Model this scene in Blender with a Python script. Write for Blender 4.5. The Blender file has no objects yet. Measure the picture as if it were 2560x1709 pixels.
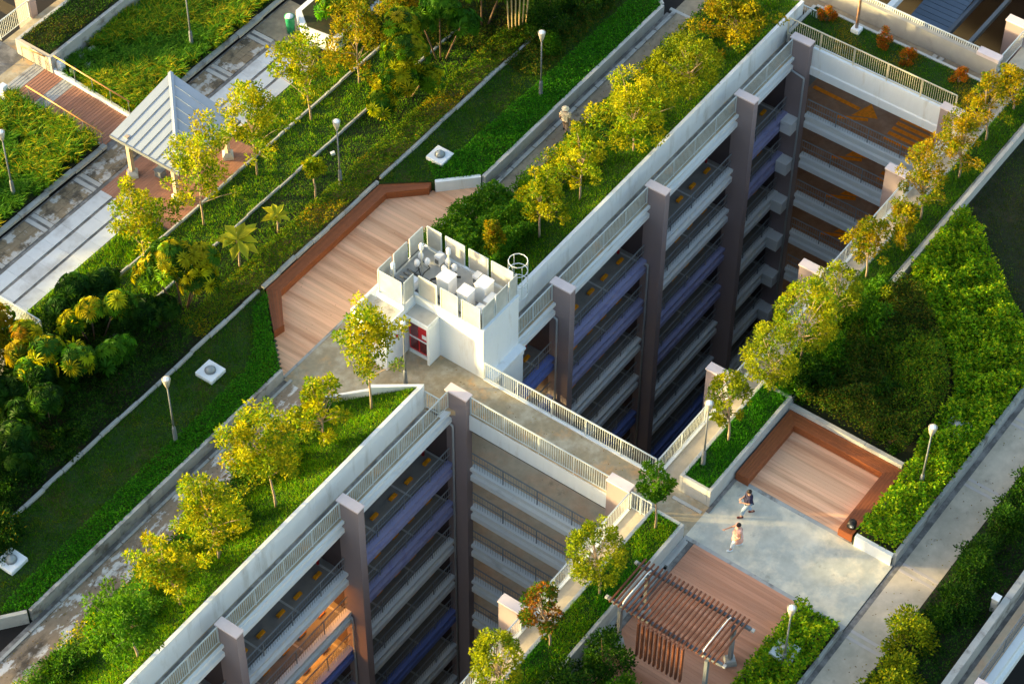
import bpy, math, random
import numpy as np
from math import radians, sin, cos, pi
from mathutils import Vector, Matrix
random.seed(7); rng = np.random.default_rng(11)
S = bpy.context.scene
COL = S.collection

# ------------------------------------------------------------------ camera
PIT, ROL, YAW = .85191228, .00668817, .62651891
CAM = Vector((-52.36413, -41.37968, 80.0))
cp, sp = cos(PIT), sin(PIT)
Fv = Vector((cos(YAW)*cp, sin(YAW)*cp, -sp)); Rv = Vector((sin(YAW), -cos(YAW), 0)); Uv = Rv.cross(Fv)
R2 = Rv*cos(ROL)+Uv*sin(ROL); U2 = -Rv*sin(ROL)+Uv*cos(ROL)
cd = bpy.data.cameras.new('camera'); cam = bpy.data.objects.new('camera', cd); COL.objects.link(cam)
cd.sensor_width = 36; cd.lens = 36*6097.04/2560; cd.clip_start = 1; cd.clip_end = 1500
M = Matrix((R2, U2, -Fv)).transposed().to_4x4(); M.translation = CAM
cam.matrix_world = M; S.camera = cam
S.render.resolution_x, S.render.resolution_y = 1024, 683
cd.dof.use_dof = True; cd.dof.focus_distance = 106; cd.dof.aperture_fstop = 0.6

# ------------------------------------------------------------------ light
SUNV = Vector((-.54, .84, math.tan(radians(8.5)))).normalized()
EL = math.asin(SUNV.z)
w = bpy.data.worlds.new('World'); S.world = w; w.use_nodes = True
nt = w.node_tree; bg = nt.nodes['Background']
sky = nt.nodes.new('ShaderNodeTexSky'); sky.sky_type = 'NISHITA'; sky.sun_disc = False
sky.sun_elevation = EL; sky.sun_rotation = math.atan2(SUNV.x, SUNV.y); sky.air_density = 1.0; sky.dust_density = 3.0; sky.ozone_density = 0.45
nt.links.new(sky.outputs[0], bg.inputs[0]); bg.inputs[1].default_value = 0.15
sl = bpy.data.lights.new('sun', 'SUN'); sl.energy = 4.3; sl.angle = radians(2.0); sl.color = (1, .74, .30)
so = bpy.data.objects.new('sun', sl); COL.objects.link(so); so.rotation_euler = SUNV.to_track_quat('Z', 'Y').to_euler()
S.view_settings.view_transform = 'Standard'; S.view_settings.look = 'None'
S.view_settings.gamma = 1; S.view_settings.exposure = 2.08; S.view_settings.use_curve_mapping = False
S.render.engine = 'CYCLES'

# ------------------------------------------------------------------ materials
MATS = {}
def mat(name, col, rough=.8, var=.12, scale=3.0, col2=None, fac=(.45, .6), scale2=.6, bump=.0, rnd=0., metal=0., detail=6, stretch=None, col3=None, fac3=(.6,.68), scale3=1.7, spec=.3, trans=0.):
    m = bpy.data.materials.new(name); m.use_nodes = True; MATS[name] = m
    t = m.node_tree; N = t.nodes; Lk = t.links; b = N['Principled BSDF']
    b.inputs['Roughness'].default_value = rough; b.inputs['Metallic'].default_value = metal
    b.inputs['Specular IOR Level'].default_value = spec
    geo = N.new('ShaderNodeNewGeometry'); mp = N.new('ShaderNodeMapping'); Lk.new(geo.outputs['Position'], mp.inputs[0])
    if stretch: mp.inputs['Scale'].default_value = stretch
    def noise(sc, det=detail, r=.6):
        n = N.new('ShaderNodeTexNoise'); n.inputs['Scale'].default_value = sc; n.inputs['Detail'].default_value = det
        n.inputs['Roughness'].default_value = r; Lk.new(mp.outputs[0], n.inputs[0]); return n.outputs['Fac']
    def ramp(src, lo, hi, a=0., c=1.):
        r = N.new('ShaderNodeMapRange'); r.inputs[1].default_value = lo; r.inputs[2].default_value = hi
        r.inputs[3].default_value = a; r.inputs[4].default_value = c; Lk.new(src, r.inputs[0]); return r.outputs[0]
    def mix(f, a, c, mode='MIX'):
        x = N.new('ShaderNodeMix'); x.data_type = 'RGBA'; x.blend_type = mode; x.clamp_factor = True
        for i, v in ((0, f), (6, a), (7, c)):
            if isinstance(v, (int, float)): x.inputs[i].default_value = v
            elif isinstance(v, tuple): x.inputs[i].default_value = (*v, 1)
            else: Lk.new(v, x.inputs[i])
        return x.outputs[2]
    base = tuple(col)
    cur = base
    if col2: cur = mix(ramp(noise(scale2, 8, .65), *fac), cur, tuple(col2))
    if col3: cur = mix(ramp(noise(scale3, 9, .7), *fac3), cur, tuple(col3))
    v = ramp(noise(scale), .25, .75, 1-var, 1+var)
    if rnd:
        oi = N.new('ShaderNodeObjectInfo'); r = ramp(oi.outputs['Random'], 0, 1, 1-rnd, 1+rnd)
        mm = N.new('ShaderNodeMath'); mm.operation = 'MULTIPLY'; Lk.new(v, mm.inputs[0]); Lk.new(r, mm.inputs[1]); v = mm.outputs[0]
    cur = mix(1.0, cur, v, 'MULTIPLY')
    Lk.new(cur, b.inputs['Base Color'])
    if bump:
        bp = N.new('ShaderNodeBump'); bp.inputs['Strength'].default_value = bump; bp.inputs['Distance'].default_value = .02
        Lk.new(noise(scale*4), bp.inputs['Height']); Lk.new(bp.outputs[0], b.inputs['Normal'])
    return m
def leafmat(name, trans=.35, rough=.5):
    m = bpy.data.materials.new(name); m.use_nodes = True; t = m.node_tree; N = t.nodes; b = N['Principled BSDF']
    a = N.new('ShaderNodeAttribute'); a.attribute_name = 'Col'
    t.links.new(a.outputs['Color'], b.inputs['Base Color']); b.inputs['Roughness'].default_value = rough
    b.inputs['Specular IOR Level'].default_value = .08
    tr = N.new('ShaderNodeBsdfTranslucent'); mx = N.new('ShaderNodeMixShader'); mx.inputs[0].default_value = trans
    hs = N.new('ShaderNodeMix'); hs.data_type = 'RGBA'; hs.blend_type = 'MULTIPLY'; hs.inputs[0].default_value = 1
    hs.inputs[7].default_value = (1.6, 1.4, .3, 1); t.links.new(a.outputs['Color'], hs.inputs[6]); t.links.new(hs.outputs[2], tr.inputs[0])
    t.links.new(b.outputs[0], mx.inputs[1]); t.links.new(tr.outputs[0], mx.inputs[2]); t.links.new(mx.outputs[0], N['Material Output'].inputs[0])
    return m
def emis(name, col, s):
    m = bpy.data.materials.new(name); m.use_nodes = True; b = m.node_tree.nodes['Principled BSDF']
    b.inputs['Base Color'].default_value = (*col, 1); b.inputs['Emission Color'].default_value = (*col, 1); b.inputs['Emission Strength'].default_value = s
    return m
WHITE = mat('white_paint', (.70, .76, .81), .6, .04, 1.2, (.56, .57, .56), (.56, .72), .8, spec=.3, stretch=(2.2, 2.2, .35))
WALL = mat('weathered_white_wall', (.68, .73, .77), .7, .05, .8, (.48, .50, .5), (.52, .68), .8, stretch=(1.6, 1.6, .35), col3=(.32, .31, .28), fac3=(.66, .76), scale3=1.6)
LEDGE = mat('grey_white_ledge', (.70, .75, .78), .7, .05, 1, (.48, .50, .51), (.58, .75), 1.2, stretch=(.4, .4, 2))
LAV = mat('lavender_ledge', (.30, .32, .54), .7, .06, 2, (.20, .21, .42), (.5, .7), 2)
BLUE = mat('blue_ledge', (.14, .20, .52), .7, .06, 2)
MAUVE = mat('mauve_pillar', (.27, .22, .23), .75, .04, 1.5, stretch=(1, 1, .3))
CAPM = mat('pale_pink_cap', (.64, .57, .59), .7, .06, 3)
STEEL = mat('pale_steel_rail', (.56, .62, .64), .45, .05, 2, metal=.2)
DSTEEL = mat('dull_steel_rail', (.26, .29, .32), .5, .05, 2, metal=.2)
PIPE = mat('pipe_paint', (.34, .37, .40), .5, .05, 2)
TAN = mat('tan_concrete', (.33, .28, .19), .9, .16, 4, (.44, .40, .31), (.46, .6), .8, col3=(.52, .31, .14), fac3=(.53, .66), scale3=.5, bump=.3)
PLAZA = mat('pale_plaza_concrete', (.46, .47, .42), .9, .2, 1.6, (.64, .60, .49), (.46, .56), .55, col3=(.17, .16, .13), fac3=(.59, .70), scale3=.42, bump=.25)
PATHM = mat('stained_path_concrete', (.29, .225, .16), .95, .2, 4, (.62, .61, .59), (.52, .56), 1.3, col3=(.09, .075, .06), fac3=(.54, .66), scale3=.7, bump=.4, stretch=(.6, 1.2, 1))
PATHC = mat('grey_path_concrete', (.23, .195, .145), .95, .15, 4, (.31, .27, .2), (.4, .6), .5, col3=(.11, .10, .08), fac3=(.6, .7), scale3=.8, bump=.2)
PATHR = mat('beige_path_concrete', (.44, .39, .31), .9, .1, 2.5, (.56, .49, .39), (.42, .6), .6, col3=(.25, .22, .19), fac3=(.60, .72), scale3=.9, bump=.15)
KERB = mat('grey_kerb', (.38, .39, .38), .9, .12, 3, (.18, .17, .16), (.52, .66), 1.2, bump=.3)
KERBW = mat('light_kerb', (.42, .43, .42), .85, .1, 3, (.32, .32, .31), (.54, .7), 1.0, bump=.2)
DRAIN = mat('dark_drain', (.14, .135, .13), .9, .2, 5, (.26, .25, .24), (.45, .6), 1.5)
SLABM = mat('pale_stone_slab', (.56, .60, .64), .85, .06, 3, (.38, .39, .40), (.5, .7), .6, rnd=.07)
TILE = mat('mottled_stone_tile', (.26, .20, .13), .9, .2, 5, (.48, .46, .43), (.50, .55), 1.1, rnd=.10, col3=(.11, .09, .065), fac3=(.52, .60), scale3=1.0, bump=.4)
BANDM = mat('light_tile_band', (.45, .44, .42), .85, .1, 3, rnd=.1)
WOOD = mat('pale_peach_deck_board', (.82, .49, .31), .7, .05, 3, (.60, .31, .18), (.47, .62), .8, rnd=.10, stretch=(1.6, .10, 1), spec=.2)  # pale peach boards with browner noise bands along their length
WOODR = mat('reddish_deck_board', (.54, .27, .17), .7, .08, 3, (.42, .19, .11), (.47, .62), .8, rnd=.10, stretch=(1.6, .10, 1), spec=.2)
WOODX = mat('ramp_board', (.34, .17, .115), .7, .08, 6, rnd=.13, stretch=(.5, 5, 1), spec=.2)
BENCH = mat('bench_timber', (.25, .075, .025), .5, .15, 5, rnd=.14, spec=.35)
PERG = mat('pergola_timber', (.15, .055, .028), .5, .12, 5, rnd=.12)
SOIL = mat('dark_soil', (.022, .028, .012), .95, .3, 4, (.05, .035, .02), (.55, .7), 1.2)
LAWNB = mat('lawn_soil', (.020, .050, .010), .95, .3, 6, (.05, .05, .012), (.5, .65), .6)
DARKW = mat('shade_dark_interior', (.018, .016, .016), .9, .2, 1)  # near-black colour carries the shade of the deep interior
MWALL = mat('shade_dark_mauve_wall', (.09, .07, .075), .85, .1, 1)  # darker copy of the pillar mauve, recess shade put into the colour
FLOORG = mat('parking_floor', (.22, .215, .20), .85, .15, 2, (.24, .22, .2), (.5, .65), .7)
FLOORB = mat('driveway_floor', (.60, .48, .34), .85, .15, 2.5, (.66, .43, .27), (.45, .65), .5, col3=(.24, .18, .13), fac3=(.58, .7), scale3=.6)
FLOORO = mat('brown_driveway_floor', (.36, .19, .11), .85, .2, 2.5, (.44, .27, .18), (.45, .65), .6)
ORANGE = mat('orange_road_paint', (.9, .26, .005), .8, .3, 6)
YELLOW = mat('yellow_rubber', (.75, .30, .01), .6, .15, 6)
REDP = mat('red_paint', (.5, .01, .015), .4, .05, 3)
ROOFM = mat('grey_blue_roof_sheet', (.32, .38, .46), .45, .04, 2, rnd=.04, metal=.15)
SEAM = mat('dark_seam', (.10, .12, .15), .5, .05, 2)
GREYP = mat('grey_painted_steel', (.15, .17, .19), .45, .05, 3)
BARK = mat('pale_bark', (.30, .23, .16), .9, .2, 8)
BARKD = mat('brown_bark', (.14, .09, .06), .9, .25, 8)
SCREEN = mat('perforated_screen', (.40, .41, .38), .5, .06, 1.5, (.52, .53, .50), (.4, .6), 1)
BOXW = mat('cabinet_white', (.80, .81, .83), .4, .02, 2)
BLACK = mat('black_plastic', (.02, .02, .022), .4, .05, 3)
GREENP = mat('green_enamel', (.02, .25, .12), .4, .05, 3)
SLATE = mat('slate_roof_sheet', (.09, .13, .19), .6, .1, 1, rnd=.08)
RAIL_GLOW = mat('handrail_painted_sunglow', (.55, .25, .08), .35, .08, 3)  # the orange glow of the low sun is put into the rail colour
LEAF = leafmat('leaf', .42); GRASSM = leafmat('grass_blade', .3, .6)
GLASSY = mat('milky_glass', (.40, .38, .32), .2, .03, 2, spec=.6)
GLOBE = mat('white_globe', (.92, .92, .90), .3, .02, 2)
LITM = emis('lit_amber_tube', (1.0, .36, .05), 65)

# ------------------------------------------------------------------ mesh builder
class MB:
    def __init__(s): s.v = []; s.f = []; s.n = 0
    def add(s, vs, fs):
        s.v.extend(tuple(map(float, p)) for p in vs); s.f.extend([tuple(i+s.n for i in f) for f in fs]); s.n += len(vs); return s
    def box(s, x0, x1, y0, y1, z0, z1):
        vs = [(x, y, z) for z in (z0, z1) for y in (y0, y1) for x in (x0, x1)]
        return s.add(vs, [(0, 2, 3, 1), (4, 5, 7, 6), (0, 1, 5, 4), (2, 6, 7, 3), (0, 4, 6, 2), (1, 3, 7, 5)])
    def obox(s, c, dx, dy, dz, ux, uy=None):
        ux = Vector(ux).normalized(); uz = Vector((0, 0, 1)) if uy is None else ux.cross(Vector(uy)).normalized()
        if abs(ux.z) > .99 and uy is None: uz = Vector((1, 0, 0))
        uy2 = uz.cross(ux).normalized(); uz = ux.cross(uy2)
        c = Vector(c); vs = []
        for k in (-.5, .5):
            for j in (-.5, .5):
                for i in (-.5, .5): vs.append(c+ux*dx*i+uy2*dy*j+uz*dz*k)
        return s.add(vs, [(0, 2, 3, 1), (4, 5, 7, 6), (0, 1, 5, 4), (2, 6, 7, 3), (0, 4, 6, 2), (1, 3, 7, 5)])
    def prism(s, poly, z0, z1, z1f=None):
        n = len(poly); a = sum(poly[i][0]*poly[(i+1) % n][1]-poly[(i+1) % n][0]*poly[i][1] for i in range(n))
        if a < 0: poly = poly[::-1]
        vs = [(x, y, z0) for x, y in poly]+[(x, y, z1f(x, y) if z1f else z1) for x, y in poly]
        return s.add(vs, [tuple(range(n))[::-1], tuple(range(n, 2*n))]+[(i, (i+1) % n, n+(i+1) % n, n+i) for i in range(n)])
    def tube(s, pts, r, n=6, cap=True):
        pts = [Vector(p) for p in pts]; rs = r if isinstance(r, (list, tuple)) else [r]*len(pts); vs = []; fs = []
        for i, p in enumerate(pts):
            d = (pts[min(i+1, len(pts)-1)]-pts[max(i-1, 0)]).normalized()
            a = d.orthogonal().normalized() if i == 0 else (a-d*a.dot(d)).normalized()
            b = d.cross(a)
            for k in range(n):
                t = 2*pi*k/n; vs.append(p+(a*cos(t)+b*sin(t))*rs[i])
        m = len(pts)
        for i in range(m-1):
            for k in range(n): fs.append((i*n+k, i*n+(k+1) % n, (i+1)*n+(k+1) % n, (i+1)*n+k))
        if cap: fs += [tuple(range(n))[::-1], tuple(range((m-1)*n, m*n))]
        return s.add(vs, fs)
    def lathe(s, c, prof, n=12):
        vs = []; fs = []
        for r, z in prof:
            for k in range(n): t = 2*pi*k/n; vs.append((c[0]+r*cos(t), c[1]+r*sin(t), c[2]+z))
        for i in range(len(prof)-1):
            for k in range(n): fs.append((i*n+k, i*n+(k+1) % n, (i+1)*n+(k+1) % n, (i+1)*n+k))
        fs += [tuple(range(n))[::-1], tuple(range((len(prof)-1)*n, len(prof)*n))]
        return s.add(vs, fs)
    def sphere(s, c, rx, ry=None, rz=None, n=10, m=7):
        ry = ry or rx; rz = rz or rx
        pr = [(sin(pi*i/m), -cos(pi*i/m)) for i in range(m+1)]; vs = []; fs = []
        for r, z in pr:
            for k in range(n): t = 2*pi*k/n; vs.append((c[0]+rx*r*cos(t), c[1]+ry*r*sin(t), c[2]+rz*z))
        for i in range(m):
            for k in range(n): fs.append((i*n+k, i*n+(k+1) % n, (i+1)*n+(k+1) % n, (i+1)*n+k))
        return s.add(vs, fs)
    def mesh(s, name):
        me = bpy.data.meshes.new(name); me.from_pydata(s.v, [], s.f); me.update(); return me
def tag(o, label=None, cat=None, group=None, kind=None):
    if label: o['label'] = label
    if cat: o['category'] = cat
    if group: o['group'] = group
    if kind: o['kind'] = kind
    return o
def wloc(p):
    v = Vector((0, 0, 0))
    while p: v += p.location; p = p.parent
    return v
def ob(name, mb, m, parent=None, label=None, cat=None, group=None, kind=None, smooth=False, bevel=0, loc=None, local=False):
    me = mb.mesh(name) if isinstance(mb, MB) else mb
    if m and not me.materials: me.materials.append(m)
    if smooth: me.polygons.foreach_set('use_smooth', [True]*len(me.polygons))
    o = bpy.data.objects.new(name, me); COL.objects.link(o)
    if parent is not None:
        o.parent = parent
        if not local: o.location = -wloc(parent)
    if loc is not None: o.location = loc
    if bevel:
        b = o.modifiers.new('b', 'BEVEL'); b.width = bevel; b.segments = 1; b.limit_method = 'ANGLE'
    return tag(o, label, cat, group, kind)
def empty(name, loc, label, cat, group=None, rz=0, kind=None):
    o = bpy.data.objects.new(name, None); COL.objects.link(o); o.location = loc; o.rotation_euler.z = rz; o.empty_display_size = .2
    return tag(o, label, cat, group, kind)
def copy_tree(o, parent=None):
    c = o.copy(); COL.objects.link(c); c.parent = parent
    for ch in list(o.children): copy_tree(ch, c)
    return c
def B(*a): return MB().box(*a)

# ------------------------------------------------------------------ leaf / grass meshes (numpy)
def nrm(a): return a/np.maximum(np.linalg.norm(a, axis=1, keepdims=True), 1e-6)
def leaf_mesh(name, P, D, L, W, col, up=None, fold=.25, mat_=None, mid=.45, curl=0.):
    n = len(P); D = nrm(D)
    if up is None: up = np.tile([0, 0, 1.], (n, 1))+rng.normal(0, .45, (n, 3))
    Sd = nrm(np.cross(D, up)); Nn = np.cross(Sd, D)
    L = np.broadcast_to(L, n)[:, None]; W = np.broadcast_to(W, n)[:, None]
    v = np.empty((n, 4, 3)); v[:, 0] = P; v[:, 2] = P+D*L-Nn*L*curl
    c = P+D*L*mid; v[:, 1] = c+Sd*W/2+Nn*W*fold; v[:, 3] = c-Sd*W/2+Nn*W*fold
    f = np.arange(n)[:, None]*4+np.array([0, 3, 2, 0, 2, 1])
    return np_mesh(name, v.reshape(-1, 3), f.reshape(-1, 3), np.repeat(col, 4, 0), mat_ or LEAF)
def np_mesh(name, V, F, C, m):
    me = bpy.data.meshes.new(name); me.vertices.add(len(V)); me.vertices.foreach_set('co', V.astype(np.float32).ravel())
    me.loops.add(F.size); me.loops.foreach_set('vertex_index', F.astype(np.int32).ravel())
    me.polygons.add(len(F)); me.polygons.foreach_set('loop_start', np.arange(len(F), dtype=np.int32)*F.shape[1])
    me.polygons.foreach_set('loop_total', np.full(len(F), F.shape[1], dtype=np.int32))
    me.update(calc_edges=True)
    a = me.color_attributes.new('Col', 'FLOAT_COLOR', 'POINT'); cc = np.ones((len(V), 4), np.float32); cc[:, :3] = np.clip(C, 0, 1)
    a.data.foreach_set('color', cc.ravel()); me.materials.append(m); return me
PAL = dict(
    y=[(.26, .33, .008), (.13, .24, .008), (.44, .41, .008), (.06, .15, .008), (.36, .34, .008), (.09, .20, .008)],  # yellow tones paint the low sun's light into the leaves
    g=[(.05, .17, .008), (.03, .12, .008), (.09, .21, .008), (.06, .18, .008)],
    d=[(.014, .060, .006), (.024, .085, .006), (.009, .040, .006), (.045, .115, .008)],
    o=[(.34, .28, .006), (.14, .19, .006), (.34, .28, .006), (.06, .13, .006), (.30, .18, .006), (.08, .15, .006)],  # golden brown leaves, yellowed further as painted sunlight
    b=[(.15, .22, .008), (.26, .30, .008), (.05, .13, .008), (.24, .28, .008)],
    r=[(.04, .11, .008), (.03, .09, .008), (.09, .15, .008), (.32, .10, .02)],
    s=[(.04, .13, .008), (.32, .36, .008), (.12, .26, .008), (.38, .36, .008), (.03, .10, .008)],  # golden tones paint sunlight onto the umbrella heads
    lawn=[(.035, .150, .004), (.06, .19, .005), (.04, .13, .004), (.09, .19, .005)],
    lawny=[(.09, .28, .005), (.16, .34, .006), (.07, .23, .005), (.26, .36, .006)],
    cover=[(.035, .20, .005), (.06, .26, .006), (.02, .13, .004)],
    dark=[(.028, .075, .006), (.045, .10, .006), (.07, .10, .006), (.10, .09, .008), (.018, .05, .005)],
    bright=[(.12, .28, .006), (.18, .33, .007), (.05, .17, .005), (.27, .36, .008)],
    hr=[(.40, .08, .010), (.26, .13, .010), (.10, .12, .010), (.42, .13, .010)],
    brown=[(.07, .18, .006), (.11, .20, .006), (.04, .13, .005), (.17, .21, .006)],
    tall=[(.05, .19, .006), (.10, .25, .007), (.24, .30, .008), (.34, .30, .008), (.03, .11, .006)],
)
def palcol(key, n, jit=.18):
    p = np.array(PAL[key]); c = p[rng.integers(0, len(p), n)]
    return c*(1+rng.normal(0, jit, (n, 1)))*(1+rng.normal(0, .05, (n, 3)))
def pip(poly, x, y):
    ins = np.zeros(len(x), bool); n = len(poly)
    for i in range(n):
        x0, y0 = poly[i]; x1, y1 = poly[(i+1) % n]
        c = ((y0 > y) != (y1 > y)) & (x < (x1-x0)*(y-y0)/((y1-y0) or 1e-9)+x0); ins ^= c
    return ins
def area(poly): return abs(sum(poly[i][0]*poly[(i+1) % len(poly)][1]-poly[(i+1) % len(poly)][0]*poly[i][1] for i in range(len(poly))))/2
def sample(poly, n):
    p = np.array(poly); lo, hi = p.min(0), p.max(0); X = np.empty(0); Y = np.empty(0)
    while len(X) < n:
        x = rng.uniform(lo[0], hi[0], n*2); y = rng.uniform(lo[1], hi[1], n*2); k = pip(poly, x, y); X = np.r_[X, x[k]]; Y = np.r_[Y, y[k]]
    return X[:n], Y[:n]
def vnoise(x, y, sc, seed=0):
    return (np.sin(x*sc*1.7+seed*1.3+np.sin(y*sc*1.1+seed)*1.7)+np.sin(y*sc*2.1+seed*2.1+np.sin(x*sc*.9+seed*.7)*1.9))/2
def zf_of(z):
    return z if callable(z) else (lambda x, y: np.full(np.shape(x), float(z)))
def grass(name, poly, z, dens, h, w_, pal, label, cat='grass', lean=.5, clump=0, patch=None, parent=None):
    n = int(area(poly)*dens); X, Y = sample(poly, n); zf = zf_of(z); Z = zf(X, Y)
    D = np.c_[rng.normal(0, lean, n), rng.normal(0, lean, n), np.ones(n)]
    hh = h*rng.uniform(.5, 1.2, n)*(1+.35*vnoise(X, Y, 2.5, 3)); c = palcol(pal, n)
    if patch:
        k = vnoise(X, Y, patch[1], patch[2])+rng.normal(0, .25, n) > patch[3]; c[k] = palcol(patch[0], k.sum())
    P = np.c_[X, Y, Z-.01]
    me = leaf_mesh(name, P, D, hh, w_, c, mat_=GRASSM, fold=.1, mid=.3)
    return ob(name, me, None, parent, label, cat, kind='stuff')
def cover(name, poly, z, dens, size, pal, label, cat='ground cover', hgt=.12, bumpy=.12, bs=1.6, patch=None, seed=1, flat=.6):
    n = int(area(poly)*dens); X, Y = sample(poly, n); zf = zf_of(z)
    top = hgt+bumpy*vnoise(X, Y, bs, seed)+bumpy*.6*vnoise(X, Y, bs*2.9, seed+2)
    Z = zf(X, Y)+top*(rng.uniform(.02, 1.0, n)**.45 if hgt > .4 else rng.uniform(.45, 1.05, n)**.6)
    D = np.c_[rng.normal(0, 1, n), rng.normal(0, 1, n), rng.normal(flat*.4, .45, n)]; c = palcol(pal, n)
    if patch:
        k = vnoise(X, Y, patch[1], patch[2])+rng.normal(0, .25, n) > patch[3]; c[k] = palcol(patch[0], k.sum())
    me = leaf_mesh(name, np.c_[X, Y, Z], D, size*rng.uniform(.7, 1.3, n), size*.6, c)
    return ob(name, me, None, None, label, cat, kind='stuff')
def terrain(name, poly, z, m, z0=-.4):
    """solid bed whose top follows z(x,y)"""
    zf = z if callable(z) else None
    return ob(name, MB().prism(poly, z0, 0 if zf else z, (lambda x, y: float(zf(np.array([x]), np.array([y]))[0])) if zf else None), m, kind='structure')

# ------------------------------------------------------------------ trees
def tree(name, x, y, z, h, cb, r, offx, pal, label, cat='tree', group=None, leaf=.17, lw=.5, ncl=None, lpc=34, ball=False, trunks=1, bark=None, droop=.0, tr=.05, dens=1.0):
    root = empty(name, (x, y, z), label, cat, group)
    cx, cy = offx*Rv.x, offx*Rv.y
    hc = (h-cb)/2; cz = (h+cb)/2
    ncl = ncl or int(26+26*r*r*dens)
    u = nrm(rng.normal(0, 1, (ncl, 3))); rad = rng.uniform(.2, 1., ncl)**.45
    if not ball: rad *= (1+.30*np.sin(u[:, 0]*5+u[:, 2]*4+x)+.20*np.sin(u[:, 1]*8+y*3+h)); rad[:max(3, ncl//14)] *= 1.22
    else: rad = np.where(rng.uniform(0, 1, ncl) < .8, rng.uniform(.82, .97, ncl), rad)
    cc = u*rad[:, None]; cc[:, 0] *= r; cc[:, 1] *= r; cc[:, 2] *= hc
    if not ball: # narrower towards the top
        k = 1-.35*(cc[:, 2]/hc); cc[:, 0] *= k; cc[:, 1] *= k
    cc += [cx, cy, cz]
    rc = (.20 if ball else .235)*max(.75, min(1.25, r))
    n = ncl*lpc; ci = np.repeat(np.arange(ncl), lpc)
    o = rng.normal(0, 1, (n, 3)); o = nrm(o)*rng.uniform(.2, 1, (n, 1))**.6*rc
    P = cc[ci]+o; D = nrm(o)+rng.normal(0, .5, (n, 3))+np.array([0, 0, .15-droop])
    shade = rng.uniform(.75, 1.2, ncl)[ci][:, None]; c = palcol(pal, n)
    ct = palcol(pal, ncl, .1)[ci]; c = (c*.5+ct*.5)*shade
    me = leaf_mesh('crown', P, D, leaf*rng.uniform(.7, 1.25, n), leaf*lw, c)
    ob('crown', me, None, root, local=True)
    mb = MB()
    for t in range(trunks):
        ox = (t-(trunks-1)/2)*.22; pts = []
        for i in range(6):
            f = i/5; hh = f*(cb+hc*.9)
            pts.append((ox*(1-f)+cx*f**2+.05*sin(i*1.7+x)*f, cy*f**2+.05*cos(i*2.1+y)*f+ox*.6*(1-f), hh-.06*(i == 0)))
        mb.tube(pts, [tr*(1.15-.7*i/5) for i in range(6)], 7)
    ob('trunk', mb, bark or BARK, root, local=True, smooth=True)
    mb = MB(); tp = Vector((cx, cy, 0)); sel = rng.permutation(ncl)[:min(ncl, 22)]
    for i in sel:
        q = Vector(cc[i]); hs = cb*.8+(q.z-cb)*.45; f = min(1, hs/(cb+hc*.9)); s0 = Vector((cx*f*f, cy*f*f, max(.2, hs)))
        mid_ = s0.lerp(q, .55)+Vector((0, 0, .08)); mb.tube([s0, mid_, q], [tr*.42, tr*.3, tr*.12], 4, False)
    ob('branches', mb, bark or BARK, root, local=True, kind='stuff')
    return root
def rosette_tree(name, x, y, z, heads, label, cat='tree', group=None, pal='s', stems=3, leaf=.42, nl=16):
    """umbrella tree: stems ending in heads of long drooping leaf fingers. heads: (dx,dy,h,R)"""
    root = empty(name, (x, y, z), label, cat, group)
    Ps, Ds, Ls, Cs = [], [], [], []; mb = MB()
    for hi, (dx, dy, h, R) in enumerate(heads):
        R *= 1.2; nr = int(16+R*R*44)
        u = nrm(rng.normal(0, 1, (nr, 3))); u[:, 2] = np.abs(u[:, 2])*1.1-.5
        q = u*R*rng.uniform(.35, 1.1, (nr, 1))**.8*[1, 1, .85]+[dx, dy, h]
        for k in range(nr):
            a0 = rng.uniform(0, 2*pi); tilt = nrm((u[k]+[0, 0, .5])[None])[0]
            a = np.cross(tilt, [1, 0, .01]); a /= np.linalg.norm(a); b = np.cross(tilt, a)
            t = a0+np.arange(nl)*2*pi/nl; d = np.outer(np.cos(t), a)+np.outer(np.sin(t), b)+tilt*rng.uniform(-.25, .2)
            d[:, 2] -= .25
            Ps.append(np.tile(q[k], (nl, 1))+d*.05); Ds.append(d); Ls.append(np.full(nl, leaf*rng.uniform(.7, 1.1)))
            c1 = palcol(pal, 1, .15)*rng.uniform(.8, 1.15); Cs.append(np.tile(c1, (nl, 1))*(1+rng.normal(0, .12, (nl, 1))))
        mb.tube([(dx*.2, dy*.2, -.05), (dx*.6, dy*.6, h*.5), (dx, dy, h)], [.05, .04, .025], 6)
    P = np.concatenate(Ps); D = np.concatenate(Ds); L = np.concatenate(Ls); C_ = np.concatenate(Cs)
    up = np.tile([0, 0, 1.], (len(P), 1))
    ob('crown', leaf_mesh('crown', P, D, L, L*.27, C_, up=up+rng.normal(0, .2, (len(P), 3)), fold=-.15, curl=.3, mid=.55), None, root, local=True)
    ob('trunk', mb, BARKD, root, local=True, smooth=True)
    return root
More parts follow.
